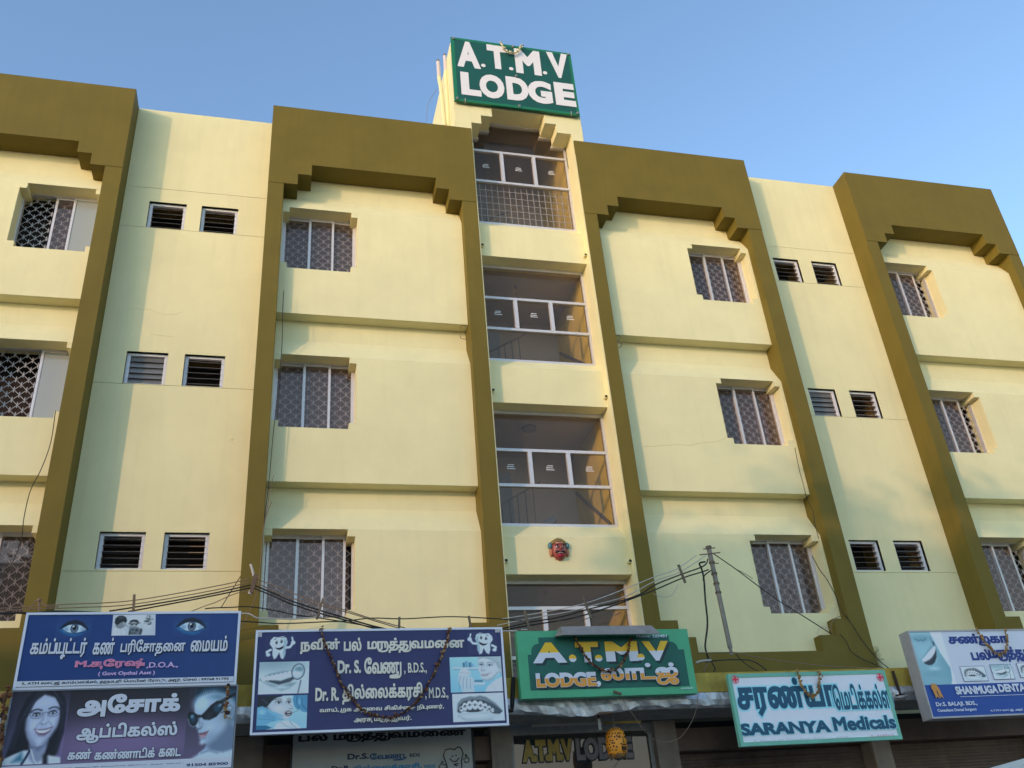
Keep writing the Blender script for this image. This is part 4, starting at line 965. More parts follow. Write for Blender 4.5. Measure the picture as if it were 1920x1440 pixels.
def tooth_painter(flip, base):
    def fn(P):
        if flip: P.u = 1 - P.u
        P.all(base); B = (206, 216, 214)
        P.ell(.46, .55, .42, .46, (26, 30, 70), .1, 0, .4)
        P.line([(.66, .50), (.80, .52), (.88, .66)], .05, B, .02); P.ell(.90, .70, .075, .085, B, .02); P.line([(.90, .72), (.86, .92)], .034, B, .02)
        P.line([(.18, .42), (.06, .34), (.09, .22)], .05, B, .02); P.ell(.11, .22, .07, .07, B, .02)
        P.poly([(.16, .82), (.26, .95), (.42, .93), (.56, .98), (.68, .90), (.72, .72), (.66, .50), (.66, .24), (.60, .04), (.52, .08), (.46, .30), (.38, .10), (.30, .03), (.24, .22), (.24, .48), (.14, .66)], B, .02)
        P.poly([(.60, .9), (.72, .72), (.66, .5), (.66, .24), (.60, .04), (.58, .3), (.60, .6)], (160, 180, 186), .05)
        P.ell(.36, .72, .035, .07, (14, 16, 26), .015); P.ell(.52, .76, .035, .07, (14, 16, 26), .015); P.ell(.355, .75, .012, .02, (240, 244, 244), .008); P.ell(.515, .79, .012, .02, (240, 244, 244), .008)
        P.line([(.28, .83), (.35, .88)], .010, (20, 22, 30), .012); P.line([(.50, .92), (.58, .93)], .010, (20, 22, 30), .012)
        P.poly([(.32, .52), (.44, .50), (.60, .60), (.58, .48), (.48, .41), (.38, .44)], (20, 20, 32), .015); P.line([(.36, .52), (.46, .515), (.57, .58)], .014, (238, 242, 240), .012)
        return P.done()
    return fn
def p_bigsmile(P):
    P.grad((126, 168, 178), (150, 186, 192)); P.ell(.95, .5, .25, .5, (112, 156, 168), .2); P.ell(.32, .88, .28, .06, (118, 158, 168), .06); P.ell(.25, .62, .16, .12, (150, 188, 194), .1); P.ell(.30, .80, .12, .03, (140, 178, 186), .04)
    P.line([(.12, .87), (.22, .835), (.30, .85), (.36, .83), (.46, .875)], .010, (78, 118, 130), .025); P.line([(.60, .90), (.62, .80), (.66, .72)], .008, (96, 134, 146), .02); P.line([(.655, .80), (.665, .74)], .016, (40, 60, 72), .02)
    P.poly([(.13, .46), (.22, .52), (.34, .60), (.46, .67), (.56, .73), (.66, .73), (.70, .66), (.56, .64), (.4, .56), (.2, .47)], (116, 156, 166), .03)
    P.poly([(.14, .45), (.20, .385), (.30, .36), (.42, .365), (.53, .41), (.62, .50), (.68, .63), (.66, .68), (.58, .64), (.46, .57), (.34, .51), (.22, .465)], (38, 46, 58), .014)
    for i, (u, v, w_, h) in enumerate(((.185, .455, .026, .034), (.235, .470, .030, .045), (.290, .492, .034, .058), (.350, .518, .038, .072), (.415, .545, .042, .085), (.485, .578, .042, .088), (.548, .612, .036, .084), (.600, .640, .028, .074), (.642, .662, .020, .055))):
        P.ell(u, v, w_, h, (218, 214, 218), .012, -22); P.ell(u - .006, v + .008, w_ * .55, h * .6, (236, 232, 236), .02, -22)
    P.line([(.14, .45), (.20, .385), (.30, .355), (.42, .355), (.53, .40), (.63, .49)], .010, (150, 186, 194), .02); P.poly([(.18, .375), (.30, .335), (.42, .335), (.54, .38), (.62, .46), (.56, .345), (.42, .275), (.26, .29)], (134, 174, 184), .03); P.ell(.45, .30, .11, .025, (184, 212, 214), .04); P.ell(.40, .20, .2, .04, (112, 154, 166), .08)
    P.poly([(.62, 1.05), (.78, .6), (.96, .30), (.9, .08), (.80, -.05), (1.05, -.05), (1.05, 1.05)], (214, 217, 222), .012); return P.done()

WHITE_F = flat('sign_frame_white', 190, 192, 200, 1.55)
YS = -1.05
# ---- eye testing centre
Q1 = lambda x, y: (x / 4, 1120 + y / 4)
c0, c1 = at(50, 1149, YS), at(441, 1282, YS)
BLUE = mat('sign_blue', S(28, 58, 112, 1.36), 0.4, noise=0.05, nscale=5)
t, sg = board('signboard', c0.x, c1.x + 0.01, c1.z - 0.01, c0.z, YS, 'blue eye testing signboard with two printed eyes and white Tamil letters', BLUE, WHITE_F, 0.028)
x0, x1 = c0.x, c1.x + 0.01
sg.picture(Q1(405, 308), Q1(700, 150), p_eye, 74, 46); sg.picture(Q1(1285, 296), Q1(1580, 130), p_eye, 74, 46)
sg.quad([Q1(835, 289), Q1(1164, 285), Q1(1168, 124), Q1(850, 131)], INKW, 'picture_border'); sg.picture(Q1(841, 285), Q1(1160, 131), p_clinic, 84, 42)
for body, bl, tr in (('கம்ப்யூட்டர்', (213, 472), (662, 303)), ('கண்', (692, 432), (868, 303)), ('பரிேசாதைன', (897, 447), (1395, 312)), ('ைமயம்', (1427, 412), (1713, 288))):
    sg.text(body, Q1(*bl), Q1(*tr), INKW, 0.028, shadow=(0.008, -0.008), shm=INKK)
PINK = flat('ink_pink', 196, 112, 140); LILAC = flat('ink_lilac', 190, 160, 196)
sg.text('M.சுேரஷ்', Q1(560, 545), Q1(1090, 460), PINK, 0.03, halo=0.014, hm=LILAC)
sg.text(',D.O.A.,', Q1(1098, 538), Q1(1338, 485), LILAC, 0.02); sg.text('( Govt Opthal Asst )', Q1(735, 597), Q1(1165, 552), LILAC, 0.03)
zb = at(*Q1(120, 676), YS).z; zt = at(*Q1(120, 634), YS).z
sg.rect(x0 + 0.03, x1 - 0.03, zb, zt, INKW)
sg.text('5, ATM லாட்ஜ் காம்ப்ளக்ஸ், தருமபுரி ெமயின் ேராடு, அரூர். ெசல் : 99768 91795', Q1(163, 668), Q1(1717, 600), INKK, 0.03)
# ---- opticians
c0, c1 = at(23, 1294, YS), at(447, 1284, YS); zb = 1.66
t, sg = board('signboard', c0.x, c1.x, zb, c0.z - 0.004, YS, 'purple opticians signboard with a woman in spectacles and a face in dark glasses', flat('sign_purple', 84, 70, 100), mat('grey_frame', S(120, 124, 130, 1.3), 0.5), 0.016)
H_ = c0.z - 0.02
sg.pic(c0.x + .018, c1.x - .018, zb + .02, H_, lambda P: P.grad((112, 98, 130), (26, 22, 30)).ell(.5, .35, .3, .25, (120, 100, 138), .2).done(), 60, 30)
a_, b_ = at(*Q1(120, 1250), YS), at(*Q1(500, 700), YS)
sg.pic(c0.x + .022, b_.x + 0.05, at(*Q1(300, 1250), YS).z, H_, p_woman, 88, 108)
a_ = at(*Q1(1372, 1225), YS); sg.pic(a_.x, c1.x - .02, a_.z, H_, p_shades, 72, 100)
for body, bl, tr, wd in (('அேசாக்', (572, 902), (1362, 712), 0.05), ('ஆப்டிகல்ஸ்', (565, 1100), (1337, 925), 0.04), ('கண்', (503, 1222), (692, 1135), 0.04), ('கண்ணாடிக்', (705, 1222), (1168, 1122), 0.04), ('கைட', (1187, 1202), (1362, 1128), 0.04)):
    sg.text(body, Q1(*bl), Q1(*tr), INKW, wd, halo=0.035, hm=INKK)
zt = at(*Q1(700, 1243), YS).z; sg.rect(c0.x + .02, c1.x - .02, zb + .02, zt, INKW)
sg.text('5, காம்ப்ளக்ஸ், தருமபுரி ெமயின் ேராடு, அரூர். ெசல் :', Q1(200, 1300), Q1(1382, 1240), INKB, 0.035); sg.text('91504 85900', Q1(1398, 1272), Q1(1712, 1236), INKB, 0.035)
# ---- dental hospital
Q2 = lambda x, y: z2(x, y, 460, 1120, 3.84)
c0, c1 = at(480, 1182, YS), at(954.5, 1360, YS)
NAVY = mat('sign_navy', S(40, 43, 92, 1.25), 0.4, noise=0.05, nscale=5)
t, sg = board('signboard', c0.x, c1.x, c1.z, c0.z, YS, 'navy dental hospital signboard with four clinic pictures and two smiling teeth', NAVY, WHITE_F, 0.026)
for bl, tr, fn, nx, nz in (((90, 700), (461, 460), p_mouthmirror, 92, 66), ((77, 955), (448, 703), p_child, 92, 70), ((1480, 687), (1838, 425), p_nurse, 92, 70), ((1497, 900), (1855, 686), p_braces, 92, 60)):
    sg.picture(Q2(*bl), Q2(*tr), fn, nx, nz)
sg.picture(Q2(138, 455), Q2(368, 275), tooth_painter(False, (39, 42, 89)), 64, 54); sg.picture(Q2(1598, 420), Q2(1808, 250), tooth_painter(True, (39, 42, 89)), 64, 54)
for xy in ((103, 268), (1815, 236)): sg.quad([Q2(xy[0]-18, xy[1]+18), Q2(xy[0]+16, xy[1]+18), Q2(xy[0]+18, xy[1]-16), Q2(xy[0]-18, xy[1]-16)], flat('paper_patch', 160, 156, 158), 'paper_patch')
CREAMI = flat('ink_cream', 196, 190, 176)
for body, bl, tr, wd in (('நவீன்', (393, 410), (680, 293), .04), ('பல்', (708, 390), (836, 291), .04), ('மருத்துவமைன', (878, 405), (1573, 285), .04), ('Dr. S.', (663, 552), (832, 452), .045), ('ேவணு', (855, 592), (1122, 430), .04),
        (', B.D.S.,', (1143, 558), (1303, 470), .02), ('Dr. R.', (502, 752), (674, 650), .045), ('தில்ைலக்கரசி', (697, 775), (1272, 612), .04), (', M.D.S.,', (1295, 742), (1457, 648), .02),
        ('வாய், முக அறுைவ சிகிச்ைச நிபுணர்,', (533, 842), (1427, 768), .035), ('அரசு மருத்துவர்.', (780, 912), (1195, 850), .035)):
    sg.text(body, Q2(*bl), Q2(*tr), CREAMI, wd)
# ---- lower dental board behind it
YB = -0.12
c0, c1 = at(545, 1385, YB), at(888, 1372, YB)
t, sg = board('signboard', c0.x, c1.x, 1.0, 2.19, YB, 'grey white dental board with black Tamil heading below the navy dental hospital sign', mat('dull_white_board', (0.42, 0.42, 0.40), 0.5, noise=0.06, nscale=3), INKK, 0.03)
sg.text('பல் மருத்துவமைண', Q2(380, 1062), Q2(1585, 935), INKK, 0.05)
DB = flat('ink_dark_blue', 18, 40, 70); TQ = flat('ink_turquoise', 40, 110, 150)
sg.text('Dr.S.', Q2(735, 1170), Q2(890, 1120), DB, .05); sg.text('ேவணு,', Q2(895, 1185), Q2(1160, 1112), flat('ink_mid_blue', 24, 70, 110), .045); sg.text('BDS', Q2(1183, 1150), Q2(1257, 1122), DB, .03)
sg.text('Dr.R.', Q2(620, 1255), Q2(760, 1210), DB, .05); sg.text('தில்ைலக்கரசி,', Q2(765, 1268), Q2(1270, 1188), TQ, .045); sg.text('MDS', Q2(1290, 1230), Q2(1367, 1203), TQ, .03)
tm = MB(); y = sg.step(); O_ = at(*Q2(1500, 1170), YB)
def outl(pts, r=0.006):
    tm.tube([(O_.x + px * 0.17, y, O_.z + pz * 0.17) for px, pz in pts], r, 5)
outl([(-.5, -.6), (-.62, -.1), (-.78, .35), (-.6, .75), (-.2, .8), (.1, .72), (.35, .92), (.62, .8), (.75, .4), (.6, -.05), (.6, -.5), (.48, -1.2), (.3, -1.5), (.1, -.9), (-.1, -1.1), (-.3, -1.5), (-.5, -.6)])
outl([(-.3, .1), (-.1, -.12), (.2, -.12), (.42, .12)]); outl([(-.1, .2), (-.1, .3)]); outl([(.2, .25), (.2, .36)]); outl([(.0, -.3), (.2, -.45), (.35, -.28), (.0, -.3)])
outl([(.72, .0), (.95, .05), (.92, .35), (1.02, .32), (1.05, .1), (1.2, .05), (1.15, -.2), (.95, -.25), (.8, -.1)]); outl([(-.6, -.35), (-.85, -.3), (-.82, -.08), (-.92, -.08), (-1.0, -.32), (-1.15, -.4), (-1.05, -.65), (-.8, -.7), (-.6, -.5)])
tm.build('tooth_drawing', INKK, t)
# ---- green hand painted lodge sign
Q3 = lambda x, y: (920 + x / 4, 1120 + y / 4)
c0, c1 = at(967.5, 1183, YS), at(1308.5, 1297, YS); zlo = at(976, 1311, YS).z
MINT = mat('sign_mint_green', S(66, 144, 104, 1.5), 0.5, noise=0.08, nscale=4); DG = mat('sign_deep_green', S(10, 78, 66, 1.5), 0.45, noise=0.14, nscale=4, streak=0.15)
t, sg = board('signboard', c0.x, c1.x, zlo, c0.z, YS, 'hand painted green lodge sign with yellow and white letters over the entrance', MINT, MINT, 0.02, th=0.14, frame=False)
y = sg.step(); mb = MB(); ex0, ex1, ez0, ez1 = c0.x + .13, c1.x - .10, zlo + .10, c0.z - .09
def arc(cx, cz, r, a0, a1): return [(cx + r * math.cos(math.radians(a0 + (a1 - a0) * i / 6)), cz + r * math.sin(math.radians(a0 + (a1 - a0) * i / 6))) for i in range(7)]
pts = [(ex0, ez0), (ex1, ez0), (ex1, ez1 - .19), (ex1 - .08, ez1 - .19)] + arc(ex1 - .19, ez1 - .19, .11, 0, 90)[1:] + [(ex1 - .19, ez1), (ex0 + .16, ez1)] + [(ex0 + .16, ez1 - .08)] + arc(ex0 + .16, ez1 - .19, .11, 90, 180)[1:] + [(ex0 + .05, ez1 - .22), (ex0, ez1 - .22)]
V, T = fill([np.array(pts)])
mb.v = [(v[0], y, v[1]) for v in V]; mb.f = [tuple(int(q) for q in t_) for t_ in T]; mb.m = [0] * len(mb.f); mb.build('painted_panel', DG, t)
YEL = flat('ink_yellow', 206, 158, 28, 1.6); ORG = flat('ink_orange', 196, 132, 44, 1.5); SHD = flat('ink_shadow_green', 8, 36, 42)
for ch, bl, tr in (('A', (318, 496), (560, 337)), ('T', (645, 490), (800, 333)), ('M', (868, 483), (1092, 329)), ('V', (1150, 478), (1326, 327))):
    sg.text(ch, Q3(*bl), Q3(*tr), YEL, .06, shadow=(.03, -.03), shm=SHD, split=.5, m2=INKW)
for bl, tr in (((588, 488), (638, 430)), ((783, 484), (833, 432)), ((1100, 476), (1148, 424))): sg.text('.', Q3(*bl), Q3(*tr), YEL, .05, split=.45, m2=INKW)
sg.text('LODGE', Q3(345, 680), Q3(782, 562), INKW, .05, halo=.02, hm=INKW, shadow=(.025, -.025), shm=SHD, split=.62, m2=ORG)
sg.text(',', Q3(797, 675), Q3(822, 630), INKW, .04)
sg.text('லாட்ஜ்', Q3(835, 670), Q3(1387, 492), INKW, .035, halo=.018, hm=INKW, shadow=(.025, -.025), shm=SHD, split=.55, m2=ORG)
sg.text('Phone: 223451', Q3(1090, 306), Q3(1313, 282), INKW, .03)
sg.text('அரூர்', Q3(1420, 692), Q3(1515, 676), INKW, .02)
hd = MB(); a_, b_ = at(*Q3(530, 290), -1.2), at(*Q3(1240, 275), -1.2); zt_ = a_.z + 0.135
hd.face([(a_.x - .0, -1.26, a_.z), (b_.x + .04, -1.26, a_.z - .005), (b_.x - .03, -1.16, zt_), (a_.x + .02, -1.16, zt_)])
hd.face([(a_.x + .02, -1.16, zt_), (b_.x - .03, -1.16, zt_), (b_.x - .03, -0.98, zt_ + .01), (a_.x + .02, -0.98, zt_ + .01)])
hd.face([(a_.x, -1.26, a_.z), (a_.x + .02, -1.16, zt_), (a_.x + .02, -0.98, zt_ + .01), (a_.x - .05, -1.07, a_.z + .03)])
ho = hd.build('lamp_hood', mat('hood_sheet_metal', (0.30, 0.27, 0.25), 0.6, metal=0.2, noise=0.15, nscale=8), None)
sm_ = ho.modifiers.new('thickness', 'SOLIDIFY'); sm_.thickness = 0.008
tag(ho, 'bent grey sheet metal lamp hood on top of the hand painted green lodge sign', 'lamp hood')
# ---- medical shop
Q4 = lambda x, y: z2(x, y, 1340, 1120, 1920 / 580)
c0, c1 = at(1363, 1262, YS), at(1687, 1387, YS); cr = at(1663, 1258, YS)
TEALB = mat('sign_border_teal', S(98, 156, 136, 1.5), 0.5, noise=0.1, nscale=6)
t, sg = board('signboard', c0.x, (c1.x + cr.x) / 2, c1.z + .005, (c0.z + cr.z) / 2, YS, 'white medical shop signboard with teal letters, teal border and two red crosses', mat('sign_white', S(196, 198, 208, 1.5), 0.45, noise=0.04, nscale=4), TEALB, 0.05)
TE = flat('ink_teal', 20, 72, 98, 1.3); SKY_I = flat('ink_sky_blue', 138, 200, 224, 1.4); RED = flat('ink_red', 204, 36, 64, 1.4)
for body, bl, tr, wd in (('சரண்யா', (160, 748), (742, 490), .05), ('ெமடிக்கல்ஸ்', (753, 702), (1076, 530), .035)):
    sg.text(body, Q4(*bl), Q4(*tr), TE, wd, halo=.045, hm=SKY_I, shadow=(-.015, -.02), shm=SKY_I)
for body, bl, tr, wd in (('SARANYA', (165, 862), (708, 762), .06), ('Medicals', (742, 832), (1108, 730), .045)):
    sg.text(body, Q4(*bl), Q4(*tr), TE, wd, halo=.04, hm=SKY_I)
for cx, cz in ((126, 511), (1024, 497)):
    p = at(*Q4(cx, cz), YS); y = sg.step(); m_ = MB()
    for a0 in range(20):
        a1, a2 = a0 * math.pi / 10, (a0 + 1) * math.pi / 10; r0, r1 = .046, .054
        m_.face([(p.x + r0*math.cos(a1), y, p.z + r0*math.sin(a1)), (p.x + r1*math.cos(a1), y, p.z + r1*math.sin(a1)), (p.x + r1*math.cos(a2), y, p.z + r1*math.sin(a2)), (p.x + r0*math.cos(a2), y, p.z + r0*math.sin(a2))])
    m_.face([(p.x - .012, y, p.z - .04), (p.x + .012, y, p.z - .04), (p.x + .012, y, p.z + .04), (p.x - .012, y, p.z + .04)])
    y = sg.step(); m_.face([(p.x - .04, y, p.z - .012), (p.x + .04, y, p.z - .012), (p.x + .04, y, p.z + .012), (p.x - .04, y, p.z + .012)])
    m_.build('red_cross', RED, t)
FAINT = flat('ink_faint_red', 184, 120, 130, 1.4)
sg.text('5, தருமபுரி ெமயின் ேராடு, அரூர்', Q4(240, 900), Q4(825, 862), flat('ink_faint_grey', 160, 150, 160, 1.4), 0); sg.text('உ. சரண்யா', Q4(968, 872), Q4(1105, 845), FAINT, 0)
# ---- dental clinic box sign on the right
Q6 = lambda x, y: z2(x, y, 1660, 1180, 1440 / 260)
YX = -1.22
c0, c1 = at(1700.6, 1182.7, YX), at(1744, 1348, YX)
xr = at(1990, 1176, YX).x
t, sg = board('signboard', c0.x, xr, c1.z, c0.z, YX, 'deep box signboard of a dental clinic, white over blue with a big printed smile', INKW, mat('box_aluminium', (0.42, 0.40, 0.40), 0.45, metal=0.2, noise=0.1, nscale=10), 0.022, th=0.21)
zmid = at(*Q6(390, 580), YX).z
BLU2 = flat('sign_royal_blue', 26, 62, 130)
sg.rect(c0.x + .024, xr - .024, c1.z + .024, zmid, BLU2)
pe = at(*Q6(738, 560), YX)
sg.pic(c0.x + .024, pe.x, zmid, c0.z - .024, p_bigsmile, 70, 76)
NB = flat('ink_navy', 28, 48, 112)
sg.text('சண்முகா', Q6(672, 182), Q6(1252, 38), NB, .055); sg.text('பல்', Q6(905, 325), Q6(1060, 205), NB, .055); sg.text('மருத்துவமைன', Q6(1100, 345), Q6(1890, 165), NB, .055)
for bl, tr, fn in (((818, 541), (1018, 384), p_braces), ((1130, 520), (1292, 366), p_mouthmirror), ((1405, 500), (1570, 350), p_braces)):
    a_, b_ = at(*Q6(*bl), YX), at(*Q6(*tr), YX); sg.rect(a_.x - .006, b_.x + .006, a_.z - .006, b_.z + .006, NB, 'picture_border'); sg.pic(a_.x, b_.x, a_.z, b_.z, fn, 40, 36)
sg.text('SHANMUGA', Q6(735, 680), Q6(1145, 582), INKW, .05); sg.text('DENTAL', Q6(1180, 655), Q6(1470, 562), INKW, .05)
a_ = at(*Q6(770, 705), YX); sg.rect(a_.x, xr - .1, a_.z, a_.z + .006, INKW)
sg.text('Dr.S. BALAJI. BDS.,', Q6(527, 815), Q6(937, 745), INKW, .03); sg.text('Consultant Dental Surgeon', Q6(540, 870), Q6(932, 815), INKW, .025); sg.text('A.T.M.V லாட்ஜ், அரூர்.', Q6(1085, 864), Q6(1418, 822), INKW, .025)
rb_ = MB(); p = at(*Q6(500, 605), YX); y = sg.step()
rb_.v = []; ring = []
for i in range(24):
    r = .062 if i % 2 else .046; a = 2 * math.pi * i / 24; ring.append((p.x + r * math.cos(a), y, p.z + r * math.sin(a)))
rb_.face(ring); y = sg.step()
for dx in (-.02, .045): rb_.face([(p.x + dx - .03, y, p.z), (p.x + dx + .02, y, p.z), (p.x + dx + .055, y, p.z - .155), (p.x + dx + .02, y, p.z - .125), (p.x + dx, y, p.z - .15)])
rb_.build('ribbon_rosette', flat('ink_ochre', 176, 120, 56), t)
# ---- lettering on the entrance glass
en_sign = Sign(eo, 0.24)
GOLD = mat('gold_paint', (0.34, 0.22, 0.03), 0.5, noise=0.15, nscale=9); PALE = mat('pale_pink_paint', (0.20, 0.16, 0.165), 0.5)
en_sign.text('A.T.M.V', Q3(243, 1240), Q3(607, 1058), GOLD, .075, halo=.05, hm=INKK); en_sign.text('LODGE', Q3(650, 1225), Q3(1052, 1040), PALE, .05, halo=.05, hm=INKK)

# ------------------------------------------------------------------ garlands
def garland(name, pts, Y, cols, r, label, dens=1.0, hang=0.0, par=None):
    P = [at(px, py, Y) for px, py in pts]
    m_ = MB(); rnd = random.Random(len(pts) * 31 + int(pts[0][0]))
    for a, b in zip(P[:-1], P[1:]):
        n = max(2, int((b - a).length / (r * 0.95) * dens))
        for i in range(n):
            q = a.lerp(b, i / n)
            for _ in range(2):
                c = q + Vector((rnd.gauss(0, r * .45), rnd.gauss(-r * .3, r * .35), rnd.gauss(0, r * .45)))
                m_.ball(c, r * rnd.uniform(.45, .9), rnd.randrange(len(cols)), 5, 3, (rnd.uniform(.5, 1.5), .8, rnd.uniform(.5, 1.5)))
            if rnd.random() < .16: m_.bar(q, q + Vector((rnd.gauss(0, r), -r * .6, -r * rnd.uniform(.6, 2.2))), r * .35, r * .2, rnd.randrange(len(cols)))
    m_.tube([p + Vector((0, .01, 0)) for p in P], r * .35, 4, 0)
    o = m_.build(name, cols, None, weld=False); tag(o, label, 'garland', 'flower garlands hung on the signboards'); return o
DRY = [mat('dried_petal_brown', (0.10, 0.045, 0.022), 0.9), mat('dried_petal_dark', (0.045, 0.022, 0.02), 0.9), mat('dried_petal_tan', (0.34, 0.21, 0.09), 0.9), mat('dried_petal_rust', (0.20, 0.075, 0.03), 0.9)]
GOLDP = [mat('marigold_dry_gold', (0.40, 0.22, 0.06), 0.9), DRY[2], mat('marigold_dry_brown', (0.22, 0.12, 0.04), 0.9)]
CRM = [mat('jasmine_cream', (0.72, 0.66, 0.42), 0.8), mat('jasmine_shade', (0.50, 0.44, 0.24), 0.8)]
garland('flower_garland', [Q5(*p) for p in ((545, 138), (556, 160), (573, 187), (597, 202), (625, 209), (648, 198), (662, 184), (672, 168), (678, 150))], -0.11, CRM, .030, 'short cream jasmine garland on the rooftop signboard', 1.0)
garland('flower_garland', [Q2(*p) for p in ((548, 218), (556, 260), (566, 310), (600, 400), (650, 520), (690, 620), (750, 710), (820, 790), (900, 845), (990, 865), (1090, 855), (1170, 810), (1240, 745), (1300, 660), (1360, 550), (1410, 430), (1450, 320), (1475, 212))], YS - .05, DRY, .020, 'long dried brown garland hanging across the navy dental hospital sign')
garland('flower_garland', [Q3(*p) for p in ((635, 300), (655, 350), (700, 430), (760, 500), (820, 540), (880, 555), (940, 545), (990, 490), (1030, 400), (1055, 295))], YS - .06, DRY, .021, 'dried brown garland looped over the hand painted green lodge sign')
garland('flower_garland', [Q4(*p) for p in ((512, 450), (535, 540), (575, 600), (615, 617), (643, 585), (652, 520), (650, 445))], YS - .05, GOLDP, .024, 'short golden brown garland on the white medical shop sign')
garland('flower_garland', [Q6(*p) for p in ((950, 0), (1000, 80), (1050, 160), (1110, 220), (1180, 262), (1240, 235), (1268, 150), (1258, 70), (1240, -5))], YX - .05, GOLDP, .022, 'golden garland looped over the box sign of the dental clinic')
garland('flower_garland', [Q1(*p) for p in ((1715, 655), (1705, 720), (1695, 790), (1690, 850), (1690, 908))], YS - .05, DRY[1:], .026, 'straight dried garland on the face in dark glasses of the opticians sign')
garland('flower_garland', [(18, 1290), (12, 1298), (8, 1312), (6, 1334), (3, 1360), (2, 1392), (0, 1440)], YS - .02, DRY, .040, 'dried garland hanging at the far left edge beside the opticians sign')

# ------------------------------------------------------------------ demon mask on the spandrel
mk = thing('wall_mask', (4.64, PANY, 4.60), 'painted red wall mask with black moustache and gold crown on the stair tower', 'mask')
SKIN = mat('mask_red', (0.33, 0.07, 0.055), 0.35, noise=0.3, nscale=14, spec=0.5); PINKM = mat('mask_pink', (0.62, 0.28, 0.22), 0.35); BLK = mat('mask_black', (0.02, 0.012, 0.012), 0.35)
GLD = mat('mask_gold', (0.22, 0.14, 0.035), 0.4, noise=0.25, nscale=20); TURQ = mat('mask_turquoise', (0.075, 0.20, 0.22), 0.4); WHT = mat('mask_white', (0.62, 0.55, 0.50), 0.4); LIPM = mat('mask_crimson', (0.36, 0.02, 0.045), 0.3)
cx, cz = 4.642, 4.755
def loft(pts, dep, name, m, smooth=True):
    """domed relief over a closed outline"""
    mb = MB(); n = len(pts); c = Vector((sum(p[0] for p in pts) / n, 0, sum(p[1] for p in pts) / n)); rings = []
    for s_, d in ((1.0, 0.0), (0.96, .45), (0.82, .75), (0.55, .93), (0.25, 1.0)):
        rings.append([(cx + c.x + (p[0] - c.x) * s_, PANY - 0.004 - dep * d, cz + c.z + (p[1] - c.z) * s_) for p in pts])
    for a, b in zip(rings[:-1], rings[1:]):
        for i in range(n): mb.face([a[i], a[(i+1) % n], b[(i+1) % n], b[i]])
    mb.face(rings[-1]); return mb.build(name, m, mk, smooth=smooth)
def oval(rx, rz, ox=0, oz=0, n=18, top=1.0): return [(ox + rx * math.cos(2*math.pi*i/n), oz + rz * math.sin(2*math.pi*i/n) * (top if math.sin(2*math.pi*i/n) > 0 else 1)) for i in range(n)]
loft([(-.115, -.02), (-.10, -.10), (-.06, -.155), (0, -.178), (.06, -.155), (.10, -.10), (.115, -.02), (.112, .06), (.08, .105), (0, .12), (-.08, .105), (-.112, .06)], .085, 'face', SKIN)
for s_ in (-1, 1):
    loft(oval(.030, .072, s_ * .128, -.045), .035, 'ear', mat('mask_orange', (0.45, 0.16, 0.07), 0.4)); loft(oval(.032, .058, s_ * .138, .055), .05, 'crown_side', TURQ)
loft([(-.13, .08), (-.10, .06), (-.05, .10), (0, .108), (.05, .10), (.10, .06), (.13, .08), (.11, .13), (.05, .168), (0, .178), (-.05, .168), (-.11, .13)], .075, 'crown', GLD)
loft(oval(.075, .022, 0, .082), .098, 'forehead', PINKM)
for s_ in (-1, 1):
    loft(oval(.034, .022, s_ * .048, .018), .105, 'eye_white', WHT); loft(oval(.014, .017, s_ * .046, .016), .115, 'pupil', BLK)
    loft([(s_ * .012, .040), (s_ * .05, .058), (s_ * .092, .044), (s_ * .05, .048)], .108, 'eyebrow', BLK); loft(oval(.03, .024, s_ * .066, -.035), .09, 'cheek', mat('mask_mauve', (0.34, 0.12, 0.13), 0.4))
    loft([(s_ * .0, -.045), (s_ * .035, -.038), (s_ * .085, -.06), (s_ * .088, -.082), (s_ * .05, -.072), (s_ * .0, -.062)], .118, 'moustache', BLK)
loft([(-.016, -.03), (-.012, .03), (0, .045), (.012, .03), (.016, -.03), (0, -.042)], .135, 'nose', SKIN)
loft([(-.07, -.098), (-.03, -.072), (0, -.068), (.03, -.072), (.07, -.098), (.03, -.085), (0, -.082), (-.03, -.085)], .115, 'teeth', WHT); loft(oval(.058, .036, 0, -.115), .108, 'lower_lip', LIPM); loft(oval(.016, .014, 0, -.10), .125, 'tongue', mat('mask_dark_red', (0.16, 0.01, 0.02), 0.3))
hk = MB(); hk.tube([(cx, PANY - .01, cz + .165), (cx - .005, PANY - .012, cz + .20)], .004, 5); hk.build('hook', STEEL, mk)

# ------------------------------------------------------------------ hanging painted gourd
gd = thing('hanging_gourd', (4.93, -0.5, 1.66), 'orange painted gourd with black dots and a face hanging over the lodge entrance', 'gourd')
gx, gy, gz = 4.93, -0.5, 1.85
ORNG = mat('gourd_orange', (0.88, 0.34, 0.028), 0.5, noise=0.08, nscale=12)
prof = [(-.190, .03), (-.183, .075), (-.165, .105), (-.13, .128), (-.07, .138), (.0, .137), (.07, .132), (.12, .118), (.155, .092), (.175, .055), (.182, .015)]
mb = MB(); NN = 24
for (za, ra), (zb_, rb2) in zip(prof[:-1], prof[1:]):
    for i in range(NN):
        a, b = 2*math.pi*i/NN, 2*math.pi*(i+1)/NN
        mb.face([(gx+ra*math.cos(a), gy+ra*math.sin(a), gz+za), (gx+ra*math.cos(b), gy+ra*math.sin(b), gz+za), (gx+rb2*math.cos(b), gy+rb2*math.sin(b), gz+zb_), (gx+rb2*math.cos(a), gy+rb2*math.sin(a), gz+zb_)])
mb.face([(gx+.03*math.cos(2*math.pi*i/NN), gy+.03*math.sin(2*math.pi*i/NN), gz-.19) for i in range(NN)][::-1]); mb.face([(gx+.015*math.cos(2*math.pi*i/NN), gy+.015*math.sin(2*math.pi*i/NN), gz+.182) for i in range(NN)])
mb.build('gourd_body', ORNG, gd, smooth=True)
